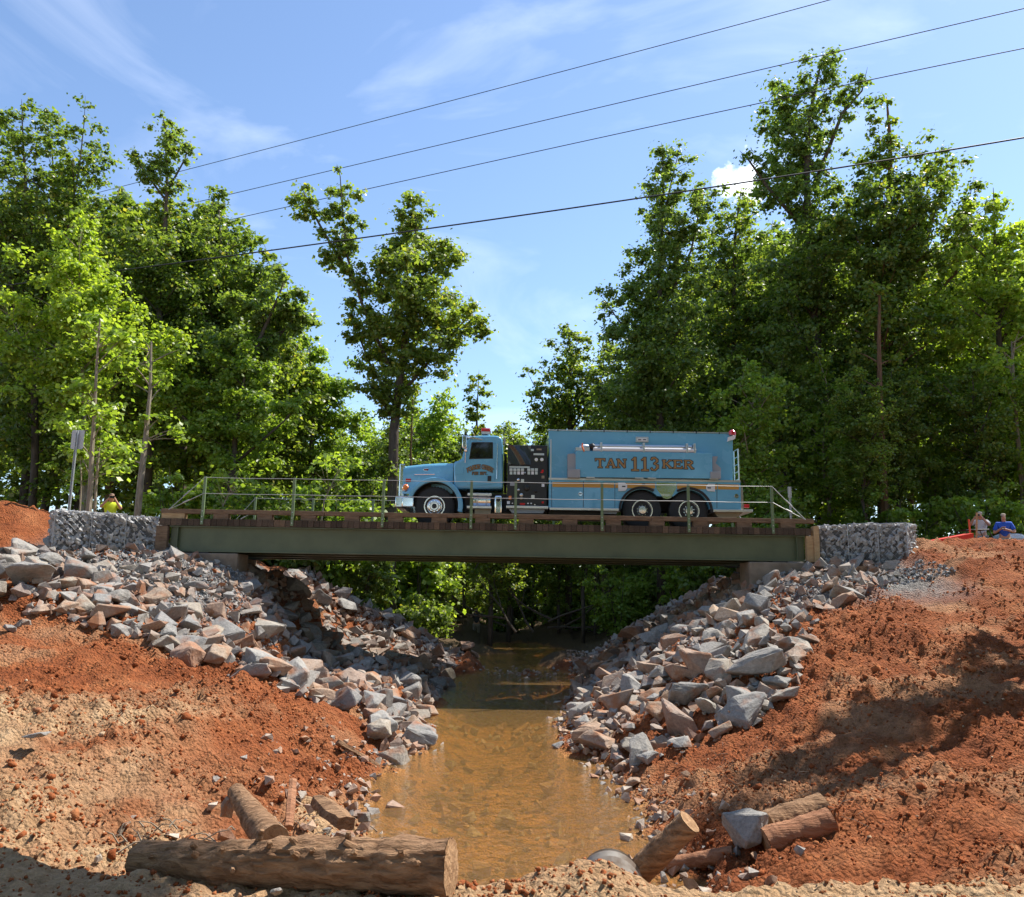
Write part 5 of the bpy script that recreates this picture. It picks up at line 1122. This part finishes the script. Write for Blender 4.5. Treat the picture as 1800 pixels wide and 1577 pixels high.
img_tree('tall_tree', 'tall tree with two pointed tops behind the road sign', 42, (60, 930),
  [([(62, 800, 60), (60, 620, 130), (50, 450, 130), (45, 320, 100), (40, 240, 55), (38, 175, 12)], 0), ([(60, 560, 0), (120, 400, 85), (140, 290, 60), (148, 215, 28), (150, 168, 8)], -1), ([(60, 600, 0), (0, 430, 80), (-10, 300, 60), (5, 200, 15)], 1), ([(60, 520, 0), (95, 330, 50), (90, 230, 30), (85, 190, 8)], 1)], 48000, 0.19, 2, 'leaf_a')
img_tree('slender_tree', 'slender tree with narrow broken crown rising beside the two pointed tops', 41, (262, 925),
  [([(268, 700, 50), (280, 560, 90), (288, 430, 75), (292, 370, 22), (294, 330, 45), (292, 270, 50), (290, 225, 28), (286, 200, 7)], 0), ([(290, 350, 0), (245, 290, 25), (228, 265, 10)], 0), ([(292, 340, 0), (325, 280, 28), (336, 245, 10)], 0)], 35200, 0.18, 3, 'leaf_a', 'bark', tr=.2)
img_tree('round_tree', 'broad leafy tree with sloping shoulder beside the slender tree', 43, (400, 925),
  [([(400, 800, 50), (395, 660, 100), (390, 540, 110), (388, 450, 80), (386, 385, 40), (382, 332, 10)], 0), ([(395, 620, 0), (455, 540, 70), (475, 480, 45), (470, 440, 12)], -1), ([(398, 640, 0), (340, 500, 70), (345, 400, 45), (350, 350, 15)], 1)], 38400, 0.19, 4, 'leaf_a')
img_tree('maple_tree', 'dark leafed tree leaning its crown toward the open sky', 38, (430, 925),
  [([(420, 800, 40), (430, 700, 70), (455, 600, 85), (490, 520, 60), (505, 480, 20)], -1), ([(440, 650, 0), (500, 580, 50), (528, 545, 22), (540, 560, 8)], 0)], 24000, 0.19, 5, 'leaf_c')
img_tree('bushy_tree', 'lower bushy tree with yellow green crown beside the forked tree', 46, (550, 925),
  [([(548, 850, 50), (548, 760, 85), (548, 690, 65), (545, 630, 35), (545, 592, 8)], 0), ([(550, 760, 0), (590, 700, 45), (605, 665, 15)], 0)], 28800, 0.19, 6, 'leaf_b')
img_tree('young_tree', 'narrow young tree standing alone behind the truck cab', 58, (838, 905),
  [([(838, 800, 25), (838, 740, 38), (840, 690, 26), (842, 650, 6)], 0)], 5120, 0.21, 7, 'leaf_a', tr=.14, clump=(.35, .6))
img_tree('spreading_tree', 'cone shaped green tree rising behind the front of the tank', 50, (1000, 905),
  [([(1000, 820, 70), (1002, 740, 90), (1003, 680, 72), (1002, 630, 45), (1000, 585, 22), (998, 566, 6)], 0), ([(1000, 780, 0), (945, 690, 35), (925, 650, 12)], 0), ([(1002, 760, 0), (1060, 660, 40), (1062, 600, 15)], 0)], 25600, 0.20, 8, 'leaf_a')
img_tree('poplar_tree', 'tall conical tree behind the middle of the truck tank', 39, (1160, 925),
  [([(1162, 830, 70), (1160, 720, 115), (1158, 600, 120), (1160, 500, 100), (1163, 410, 72), (1166, 330, 48), (1165, 275, 20), (1163, 252, 6)], 0), ([(1160, 560, 0), (1215, 440, 55), (1235, 340, 36), (1240, 318, 10)], 0), ([(1160, 660, 0), (1085, 560, 40), (1050, 510, 15)], -.8), ([(1162, 400, 0), (1185, 300, 34), (1196, 255, 9)], 0)], 51200, 0.18, 9, 'leaf_c')
img_tree('giant_tree', 'tallest tree with leaning rounded top above the thick cable', 38, (1445, 930),
  [([(1445, 800, 70), (1440, 680, 120), (1432, 560, 125), (1425, 440, 110), (1418, 330, 90), (1420, 240, 78), (1430, 170, 72), (1440, 125, 40), (1445, 103, 10)], 0), ([(1430, 330, 0), (1480, 200, 42), (1515, 160, 24), (1525, 118, 8)], -.5), ([(1428, 420, 0), (1350, 330, 40), (1315, 280, 22), (1300, 265, 8)], -1), ([(1432, 300, 0), (1375, 200, 40), (1362, 150, 15)], .8)], 57600, 0.18, 10, 'leaf_c', tr=.34)
img_tree('broad_tree', 'broad tree with stepped crown falling away from the tallest tree', 36.5, (1550, 930),
  [([(1552, 800, 80), (1545, 680, 130), (1545, 560, 125), (1555, 440, 110), (1565, 330, 85), (1565, 250, 50), (1560, 190, 18), (1558, 170, 6)], 0), ([(1550, 560, 0), (1630, 420, 75), (1660, 310, 40), (1668, 255, 10)], 0), ([(1552, 620, 0), (1680, 480, 60), (1700, 370, 35), (1712, 310, 10)], -1)], 57600, 0.18, 11, 'leaf_a', 'bark_brown', tr=.3)
img_tree('filler_tree', 'mid height tree between the conical tree and the tallest tree', 43, (1290, 925),
  [([(1290, 800, 70), (1290, 650, 100), (1290, 520, 95), (1292, 420, 65), (1300, 350, 30), (1305, 325, 8)], 0)], 32000, 0.19, 12, 'leaf_a')
img_tree('sweetgum_tree', 'bright leaved tree standing over the two onlookers by the berm', 35, (1760, 930),
  [([(1760, 820, 70), (1762, 700, 120), (1755, 580, 125), (1750, 470, 95), (1748, 390, 55), (1746, 330, 12)], 0), ([(1760, 600, 0), (1850, 460, 90), (1850, 380, 30)], 0)], 41600, 0.18, 13, 'leaf_b')
img_tree('edge_tree', 'bright green tree with low branches over the gabion wall', 35, (150, 925),
  [([(150, 860, 30), (150, 760, 95), (145, 650, 120), (140, 540, 110), (140, 440, 70), (145, 380, 20)], 0), ([(150, 700, 0), (40, 600, 90), (0, 520, 60)], 0), ([(150, 720, 0), (250, 640, 80), (290, 580, 35)], -.5)], 38400, 0.18, 14, 'leaf_b', 'bark_pale', tr=.14)
img_tree('roadside_tree', 'light green tree with hanging branches beyond the bridge railing end', 36, (400, 925),
  [([(405, 880, 30), (410, 800, 80), (420, 720, 85), (430, 660, 55), (440, 610, 15)], 0), ([(405, 820, 0), (310, 720, 70), (290, 650, 30)], -.5), ([(408, 820, 0), (500, 740, 60), (530, 700, 25)], 0)], 28800, 0.18, 15, 'leaf_b')
# --- generic woodland: shared meshes, each tree its own object
def gen_tree(seed, h, r, crown0, nl, leaf, matk, barkk, tr=.2):
    rnd = random.Random(seed); pts = [Vector((0, 0, -.3))]; rad = [0]
    for i in range(1, 9):
        f = i/8; pts.append(Vector((rnd.gauss(0, .12)*f*3, rnd.gauss(0, .12)*f*3, h*f)))
        e_ = max(0, (f-crown0)/(1-crown0)); rad.append(0 if f < crown0-.08 else r*(math.sin(math.pi*min(1, e_*.72+.22))**.8)*rnd.uniform(.8, 1.15) if f < .99 else .2)
    ls = [(pts, rad, tr)]
    for k in range(3):
        i = rnd.randint(3, 6); a = pts[i]; d = Vector((rnd.uniform(-1, 1), rnd.uniform(-1, 1), 1.5)).normalized(); q = [a+d*t for t in (0, h*.08, h*.17, h*.24)]; ls.append((q, [0, r*.35, r*.32, .2], tr*.5))
    return tree_parts(ls, (0, 0, 0), nl, leaf, seed, matk, barkk, tr)
GT = [gen_tree(201, 17, 3.0, .28, 19000, .22, 'leaf_a', 'bark'), gen_tree(202, 19, 2.7, .36, 19000, .22, 'leaf_c', 'bark'), gen_tree(203, 15, 3.2, .22, 19000, .22, 'leaf_b', 'bark_pale', .16), gen_tree(204, 21, 3.1, .40, 19000, .22, 'leaf_a', 'bark_brown')]
GL_ = ['mid green woodland tree', 'deep green woodland tree', 'light green woodland tree with pale trunk', 'tall brown trunked woodland tree']
rg = random.Random(77)
def forest(n, xr, yr, where, group, skip=None, sc_=(.75, 1.1), kinds=(0, 1, 2, 3)):
    pl = []
    for t in range(n*30):
        if len(pl) >= n: break
        x, y = rg.uniform(*xr), rg.uniform(*yr)
        if skip and skip(x, y): continue
        if any(math.hypot(x-a, y-b) < 2.6 for a, b in pl): continue
        pl.append((x, y)); k = rg.choice(kinds); s = rg.uniform(*sc_)
        put_tree('woodland_tree', *GT[k], (x, y, hz(x, y)), f'{GL_[k]} {where}', f'{GL_[k]}s {group}', (s*rg.uniform(.9, 1.15), s*rg.uniform(.9, 1.15), s), rg.uniform(0, 6.28))
inl = lambda x, y: abs(x-.4) < 3.2
# low ones behind the middle of the bridge so that the sky stays open above
def zone(n, px0, px1, Y0, Y1, top, where, group, kinds=(0, 1, 2, 3)):
    for i in range(n):
        Yd = rg.uniform(Y0, Y1); px = px0+(px1-px0)*(i+rg.random())/n; b_ = P(px, 950, Yd); z0 = hz(b_.x, Yd); k = rg.choice(kinds)
        tz = P(px, top(px)*rg.uniform(.98, 1.1), Yd).z; h = tz-z0; hh = (17, 19, 15, 21)[k]; s = h/hh
        put_tree('woodland_tree', *GT[k], (b_.x, Yd, z0), f'{GL_[k]} {where}', f'{GL_[k]}s {group}', (max(s, .55)*rg.uniform(.9, 1.2), max(s, .55)*rg.uniform(.9, 1.2), s), rg.uniform(0, 6.28))
zone(18, -250, 520, 44, 62, lambda px: 330 if px < 300 else 330+(px-300)*1.25, 'in the wood behind the road sign', 'behind the sign')
zone(10, 560, 800, 55, 75, lambda px: 700, 'behind the forked tree', 'behind the forked tree', (0, 2))
zone(6, 790, 960, 60, 80, lambda px: 725, 'far behind the truck cab', 'far behind the cab', (0, 1))
zone(26, 1060, 2050, 42, 62, lambda px: 640-(px-1060)*.9 if px < 1350 else 400, 'in the wood behind the tank', 'behind the tank', (0, 1, 3))
zone(16, 680, 1180, 40, 56, lambda px: 765, 'in the hollow upstream of the bridge', 'in the hollow upstream', (0, 1))
zone(34, -400, 900, 66, 100, lambda px: 560 if px < 500 else 760, 'deep in the wood behind the road', 'deep behind the road', (0, 1))
zone(26, 900, 2200, 66, 100, lambda px: 720 if px < 1100 else 560, 'deep in the wood behind the truck', 'deep behind the truck', (0, 1))
zone(10, 1300, 1950, 32, 38, lambda px: 600, 'at the wood edge beyond the gabion wall', 'at the far wood edge', (0, 1, 2))
# trees round the clearing behind and beside the photographer: they shade the foreground and show in the chrome
for x, y, k, s in ((13.5, 7.0, 0, 1.0), (17, 11, 3, .95), (12.0, 3.0, 1, .95), (16, 1, 0, 1), (6.5, -1.5, 0, .9), (-1.2, 1.0, 0, .0), (-14, -6, 0, 1), (-8, -9, 1, 1), (-3, -12, 3, 1), (3, -10, 0, 1), (9, -8, 1, 1), (-19, -2, 3, 1.1), (15, -6, 2, 1.1), (-13, -14, 1, 1.1), (0, -18, 0, 1.1), (12, -16, 3, 1), (-22, 6, 1, 1), (21, 5, 1, 1), (22, 15, 0, 1)):
    if s: put_tree('woodland_tree', *GT[k], (x, y, hz(x, y)), f'{GL_[k]} across the clearing from the bridge', f'{GL_[k]}s across the clearing', s, rg.uniform(0, 6.28))
def tall(x, y, h, c0, r, nl, seed, label):
    pts = [Vector((x, y, hz(x, y)-.2))]+[Vector((x+.1*math.sin(i), y+.1*math.cos(i*2), hz(x, y)+h*i/8)) for i in range(1, 9)]
    rad = [0]+[0 if i/8 < c0 else r*(1-.5*abs(i/8-(1+c0)/2)) for i in range(1, 8)]+[.3]
    put_tree('clearing_tree', *tree_parts([(pts, rad, .2)], pts[0], nl, .26, seed, 'leaf_a', 'bark', .2), pts[0], label)
tall(13.2, 17.0, 16.0, .25, .6, 3600, 61, 'slim tree beside the berm whose shadow crosses the red dirt')
tall(9.9, 13.9, 27, .79, 1.6, 9000, 62, 'tall bare trunked tree with high crown beside the clearing')
# --- shrubs and saplings
def gen_shrub(seed, h, r, nl, leaf, matk):
    rnd = random.Random(seed); ls = []
    for k in range(7):
        a = rnd.uniform(0, 6.28); q = [Vector((math.cos(a)*r*.55*f, math.sin(a)*r*.55*f, h*f*rnd.uniform(.7, 1))) for f in (0, .3, .6, 1)]; ls.append((q, [.15, r*.4, r*.38, .2], .03))
    return tree_parts(ls, (0, 0, 0), nl, leaf, seed, matk, 'bark', .03, limb_step=.3, clump=(.25, .5))
SH = [gen_shrub(301, 3.0, 1.7, 6300, .14, 'leaf_b'), gen_shrub(302, 2.4, 1.6, 5400, .14, 'leaf_a'), gen_shrub(303, 3.6, 1.5, 6300, .14, 'leaf_b'), gen_shrub(304, 1.5, 1.2, 2700, .14, 'leaf_a')]
SL_ = ['light green bushy shrub', 'mid green rounded shrub', 'tall yellow green shrub', 'low leafy shrub']
def shrubs(lst, where, group):
    for px, Yd, k, s in lst:
        b_ = P(px, 950, Yd)
        if abs(b_.x-.4) < 3.6 and Yd < 50: continue
        put_tree('shrub', *SH[k], (b_.x, Yd, hz(b_.x, Yd)-.1), f'{SL_[k]} {where}', f'{SL_[k]}s {group}', s, rg.uniform(0, 6.28), 'shrub')
shrubs([(px, rg.uniform(31, 36), rg.choice((0, 1, 2)), rg.uniform(1.0, 1.5)) for px in np.linspace(300, 640, 15)], 'behind the bridge railing before the hood', 'behind the railing')
shrubs([(px, rg.uniform(35, 41), rg.choice((1, 1, 2)), rg.uniform(1.3, 1.8)) for px in np.linspace(640, 860, 10)], 'behind the truck hood and cab', 'behind the hood')
shrubs([(px, rg.uniform(34, 42), rg.choice((0, 1, 2)), rg.uniform(1.1, 1.5)) for px in np.linspace(880, 1330, 14)], 'behind the tank along the wood edge', 'behind the tank')
shrubs([(px, rg.uniform(30, 36), rg.choice((0, 1, 1, 3)), rg.uniform(.9, 1.4)) for px in np.linspace(1320, 1850, 18)], 'under the trees beyond the gabion wall and berm', 'under the far trees')
shrubs([(px, rg.uniform(31, 38), rg.choice((1, 3, 3)), rg.uniform(.7, 1.1)) for px in np.linspace(-40, 300, 10)], 'in the shade behind the road sign', 'behind the sign')
shrubs([(px, rg.uniform(46, 62), rg.choice((1, 1, 3)), rg.uniform(1.0, 1.6)) for px in np.linspace(680, 1180, 24)], 'in the shaded hollow upstream of the bridge', 'upstream of the bridge')
shrubs([(px, rg.uniform(62, 84), rg.choice((0, 1, 2)), rg.uniform(1.8, 2.6)) for px in np.linspace(560, 1260, 22)], 'in the deep shade far upstream', 'far upstream')
shrubs([(px, Y_, 3, s) for px, Y_, s in ((735, 36, 1.2), (755, 37, 1), (770, 39, 1.1), (790, 41, 1.2), (810, 43, 1), (1085, 43, 1.2), (1060, 46, 1.1), (1120, 40, 1.0), (720, 34, 1), (1040, 48, 1.3))], 'on the bank upstream beneath the bridge', 'low on the upstream bank')
def sapling(D, base, pts, r, label, nl=0, matk='leaf_b', barkk='bark_pale', leaf=.18, twigs=5):
    b0 = P(*base, D); b0.z = min(b0.z, hz(b0.x, D)+.0) if b0.z > hz(b0.x, D) else b0.z
    P3 = [b0]+[P(a, b, D) for a, b in pts]; rnd = random.Random(int(base[0])); root = empty('sapling', b0); tag(root, label, 'sapling')
    w_ = MB().tube(P3, [r*(1-.75*i/(len(P3)-1)) for i in range(len(P3))], 7); C = []
    for k in range(twigs*3):
        i = rnd.randint(1, len(P3)-2) if len(P3) > 2 else 0; a = P3[i].lerp(P3[i+1], rnd.random()); d = Vector((rnd.uniform(-1, 1), rnd.uniform(-.6, .6), rnd.uniform(.1, 1))).normalized()*rnd.uniform(.5, 1.4); w_.tube([a, a+d*.5+Vector((0, 0, .05)), a+d], [r*.22, r*.16, .004], 4, False); C.append(a+d)
    w_.build('trunk', M[barkk], root, smooth=True)
    if nl:
        C = np.array([c_[:] for c_ in C])-np.array(b0[:]); me = leaves_mesh('crown', C, np.full(len(C), .4), np.full(len(C), nl//len(C)), leaf, 5, matk); o = bpy.data.objects.new('crown', me); col.objects.link(o); o.parent = root
sapling(25.5, (155, 915), [(160, 850), (161, 800), (166, 730), (170, 640), (176, 560)], .10, 'pale bare trunk sapling beside the road sign', 1500)
sapling(26.5, (167, 915), [(170, 840), (176, 770), (180, 720)], .055, 'thin pale stem just behind the bare trunk sapling', 500)
sapling(27, (141, 915), [(143, 850), (141, 790)], .04, 'thin short leafy stem behind the sign post', 500)
sapling(31, (240, 925), [(247, 850), (256, 770), (264, 690), (266, 600)], .15, 'grey barked trunk rising behind the gabion wall', 600, barkk='bark_pale')
sapling(46, (722, 1000), [(724, 860), (722, 790), (725, 720), (728, 640), (730, 600)], .07, 'bare reddish sapling standing behind the truck hood', 0, barkk='bark_brown', twigs=9)
sapling(30, (556, 930), [(570, 880), (600, 815)], .05, 'pale leaning bare stem behind the bridge railing', 300)
sapling(30.5, (398, 930), [(392, 890), (402, 868), (418, 862)], .035, 'pale crooked bare stem behind the railing end', 200)
sapling(33, (1556, 935), [(1553, 860), (1550, 780), (1547, 700), (1545, 600), (1546, 520)], .20, 'brown trunk lit by sun behind the gabion wall', 500, 'leaf_a', barkk='bark_brown', twigs=2)
sapling(38.8, (1470, 935), [(1462, 850), (1450, 740), (1442, 650), (1438, 560), (1436, 470)], .26, 'dark thick trunk in the shaded wood beyond the bridge', 500, 'leaf_c', barkk='bark', twigs=5)
sapling(33, (1800, 900), [(1790, 780), (1782, 680), (1778, 600)], .12, 'pale slim trunk behind the person in blue', 300)
for k, (px, D) in enumerate(((665, 46), (690, 50), (700, 44), (715, 48), (1045, 45), (1058, 46), (880, 60), (960, 62), (1000, 58))):
    sapling(D, (px, 1110), [(px+3, 1060), (px+1, 1000), (px+6, 940)], .07+.02*(k % 3), f'slim {"pale" if k % 2 else "dark"} trunk in the hollow seen under the bridge', 400, barkk='bark_pale' if k % 2 else 'bark')
    o = col.objects[-1]
for o in [o for o in col.objects if o.name.startswith('sapling') and 'hollow' in o.get('label', '')]: o['group'] = 'slim trunks in the hollow, '+o['label'].split()[1]
# ------------------------------------------------------------ people and their things
M['skin'] = mat('skin', (.50, .27, .18), .55)
def skinned(name, V, E, Rd, mk, parent, sub=1, root=0):
    me = bpy.data.meshes.new(name); me.from_pydata([tuple(v) for v in V], E, []); o = mobj(name, me, M[mk], parent)
    md = o.modifiers.new('skin', 'SKIN'); md.use_smooth_shade = True
    for i, r in enumerate(Rd):
        sv = me.skin_vertices[0].data[i]; sv.radius = r if hasattr(r, '__len__') else (r, r); sv.use_root = (i == root)
    s = o.modifiers.new('sub', 'SUBSURF'); s.levels = sub; s.render_levels = sub+1
    return o
def person(label, loc, rz, shirt, pants, hair, handL, handR, elbL, elbR, scale=1, tilt=0):
    root = empty('person', loc, rz); root.scale = (scale,)*3; tag(root, label, 'person')
    for k, c_ in (('shirt', shirt), ('pants', pants), ('hair', hair)):
        n = f'{k}_{c_}'
        if n not in M: M[n] = mat(n, c_, .85)
    V = [(0, 0, .95), (0, .01, 1.15), (0, 0, 1.36), (0, .0, 1.48), (0, .02, 1.56), (0, .03, 1.66), (0, .02, 1.74)]
    Rd = [(.15, .11), (.14, .10), (.17, .11), (.06, .06), (.072, .085), (.08, .10), (.06, .07)]; E = [(0, 1), (1, 2), (2, 3), (3, 4), (4, 5), (5, 6)]
    V += [(0, .125, 1.635)]; Rd += [.016]; E += [(5, 7)]                       # nose
    arms = {}
    for s, hd, eb in ((-1, handL, elbL), (1, handR, elbR)):
        b = len(V); V += [(s*.19, 0, 1.42), eb, hd]; Rd += [.062, .046, .034]; E += [(2, b), (b, b+1), (b+1, b+2)]
        hv, ev = Vector(hd), Vector(eb); d = (hv-ev).normalized(); side = Vector((1, 0, 0)) if abs(d.x) < .7 else Vector((0, 0, 1)); pal = hv+d*.07; V += [tuple(pal)]; Rd += [(.04, .022)]; E += [(b+2, b+3)]
        for q in range(5):
            off = side*(.028*(q-1.5)) if q < 4 else side*-.06; st = pal if q < 4 else hv+d*.02; f1 = st+d*.04+off; f2 = f1+d*(.045-.006*abs(q-1.2))-Vector((0, 0, .012)); c0 = len(V); V += [tuple(f1), tuple(f2)]; Rd += [.010, .008]; E += [(b+3 if q < 4 else b+2, c0), (c0, c0+1)]
        arms[s] = (hd, eb)
    for s in (-1, 1):
        b = len(V); V += [(s*.10, 0, .88), (s*.12, .02, .5), (s*.13, -.01, .09), (s*.14, .12, .04)]; Rd += [.10, .065, .045, (.045, .035)]; E += [(0, b), (b, b+1), (b+1, b+2), (b+2, b+3)]
    skinned('body', V, E, Rd, 'skin', root)
    SV = [(0, 0, .93), (0, .01, 1.15), (0, 0, 1.36), (0, 0, 1.45)]; SR = [(.172, .135), (.165, .125), (.195, .135), (.085, .08)]; SE = [(0, 1), (1, 2), (2, 3)]
    for s in (-1, 1):
        hd, eb = arms[s]; b = len(SV); SV += [(s*.19, 0, 1.42), tuple(Vector((s*.19, 0, 1.42)).lerp(Vector(eb), .8))]; SR += [.085, .078]; SE += [(2, b), (b, b+1)]
    skinned('shirt', SV, SE, SR, f'shirt_{shirt}', root)
    PV = [(0, 0, .96)]; PR = [(.175, .14)]; PE = []
    for s in (-1, 1):
        b = len(PV); PV += [(s*.10, 0, .86), (s*.12, .02, .5), (s*.13, -.01, .12)]; PR += [.118, .085, .068]; PE += [(0, b), (b, b+1), (b+1, b+2)]
    skinned('trousers', PV, PE, PR, f'pants_{pants}', root)
    skinned('hair', [(0, -.005, 1.66), (0, .005, 1.735), (0, .0, 1.765)], [(0, 1), (1, 2)], [(.088, .09), (.086, .098), (.05, .06)], f'hair_{hair}', root)
    e = MB()
    for s in (-1, 1): e.lathe((s*.033, .118, 1.66), [(-.01, .012), (.006, .008)], 'y', 8)
    me = bpy.data.meshes.new('eyes'); me.from_pydata(e.v, [], e.f); mobj('eyes', me, M['ink'], root)
    return root
def phone(p, root, rz=0):
    q = MB().box(-.035, .035, -.004, .004, -.07, .07); me = bpy.data.meshes.new('phone'); me.from_pydata(q.v, [], q.f); o = mobj('phone', me, M['ink']); return o
def stand(px, py_head, Y, H_=1.76): p = P(px, py_head, Y); return Vector((p.x, Y, p.z-H_))
cam_pose = dict(handL=(-.07, .26, 1.58), handR=(.09, .26, 1.58), elbL=(-.30, .16, 1.28), elbR=(.31, .16, 1.30))
R180 = math.pi
q = stand(197, 868, 26.5); person('person in a yellow green shirt taking a photo behind the gabion wall', q, R180+.5, (.62, .75, .03), (.12, .13, .16), (.30, .20, .15), **cam_pose)
q2 = stand(1763, 903, 27.5); person('person in a blue shirt and khaki trousers looking at a phone', q2, R180-.5, (.025, .10, .50), (.42, .36, .26), (.55, .46, .34), handL=(-.02, .30, 1.22), handR=(.10, .31, 1.24), elbL=(-.30, .08, 1.12), elbR=(.31, .10, 1.10))
q3 = stand(1722, 900, 28.3); person('grey haired person in a light grey shirt behind wooden stakes', q3, R180-.7, (.55, .56, .57), (.30, .29, .27), (.34, .32, .30), **cam_pose)
q4 = stand(838, 1070, 46); person('person in dark clothes standing at the stream beyond the bridge', q4, R180, (.045, .05, .06), (.26, .22, .17), (.08, .06, .05), **cam_pose)
for nm, pt, rz_ in (('yellow green shirt', q, R180+.5), ('dark clothes', q4, R180), ('grey shirt', q3, R180-.7)):
    o = phone(0, None); v = Matrix.Rotation(rz_, 3, 'Z') @ Vector((.01, .36, 1.62)); o.location = pt+v; o.rotation_euler = (0, R_(90), rz_); tag(o, f'dark phone held up by the person in {nm}', 'phone')
o = phone(0, None); v = Matrix.Rotation(R180-.5, 3, 'Z') @ Vector((.04, .39, 1.26)); o.location = q2+v; o.rotation_euler = (R_(60), 0, R180-.5); tag(o, 'dark phone in the hands of the person in blue', 'phone')
# tools, stakes and plastic by the berm
def stake(px, y0, y1, Y, mk, label, w_=.045):
    a, b = P(px[0], y1, Y), P(px[1], y0, Y); a.z = min(a.z, hz(a.x, Y)); o = MB().obox(a, b, w_, .03, (0, 1, 0)).build('stake', M[mk], origin=tuple(a)); tag(o, label, 'stake')
stake((1714, 1717), 901, 945, 25.6, 'timber_new', 'tall pale wooden stake beside the person in grey')
M['orange_paint'] = mat('orange_red_paint', (.70, .10, .04), .6); stake((1706, 1703), 913, 940, 25.6, 'orange_paint', 'shorter orange red stake beside the pale stake')
a, b = P(1640, 941, 25.3), P(1708, 936, 25.3)
rw = MB(); n = 10; vs_ = []
for i in range(n+1):
    f = i/n; p = a.lerp(b, f); h = -.16+.13*f
    vs_ += [(p.x, 25.25, p.z-.3), (p.x, 25.2+.02*math.sin(i), p.z+h), (p.x, 25.75, p.z+h+.02), (p.x, 25.8, p.z-.3)]
rw.add(vs_, [(i*4+j, (i+1)*4+j, (i+1)*4+(j+1) % 4, i*4+(j+1) % 4) for i in range(n) for j in range(4)]+[(0, 1, 2, 3), (n*4+3, n*4+2, n*4+1, n*4)]); o = rw.build('tarp', mat('red_plastic', (.62, .035, .02), .45), origin=tuple(a)); tag(o, 'red plastic sheet folded behind the dirt berm', 'tarp')
fr = MB(); c0 = P(1700, 938, 25.9); 
root = empty('folding_frame', (c0.x, 25.9, c0.z-.3)); tag(root, 'black metal folding frame standing behind the berm near stakes', 'frame')
for dy in (0, .5):
    f = MB(); x0, x1, z0 = P(1696, 930, 25.9).x, P(1738, 930, 25.9).x, P(1717, 932, 25.9).z
    f.tube([(x0-.05, 25.9+dy, z0-.75), (x0+.05, 25.9+dy, z0), (x1, 25.9+dy, z0+.03), (x1+.22, 25.9+dy, z0-.5)], .018, 6); f.build('side_frame', M['chassis'], root)
MB().box(x0+.05, x1, 25.9, 26.4, z0+.012, z0+.03).build('top_board', M['chassis'], root)
M['wrap'] = mat('plastic_wrap', (.55, .57, .58), .3, 0, .3); c_ = P(1775, 935, 28.6); bm = bmesh.new(); bmesh.ops.create_icosphere(bm, subdivisions=4, radius=1)
for v in bm.verts: v.co = Vector((math.copysign(abs(v.co.x)**.5, v.co.x)*.62, math.copysign(abs(v.co.y)**.5, v.co.y)*.45, math.copysign(abs(v.co.z)**.5, v.co.z)*.55)); v.co += v.co.normalized()*(mnoise.noise(v.co*5)*.06+mnoise.noise(v.co*14)*.02)
me = bpy.data.meshes.new('wrapped_bale'); bm.to_mesh(me); bm.free(); o = mobj('wrapped_bale', me, M['wrap']); o.location = (c_.x, 28.6, hz(c_.x, 28.6)+.5); tag(o, 'bale wrapped in clear plastic behind the person in blue', 'bale')
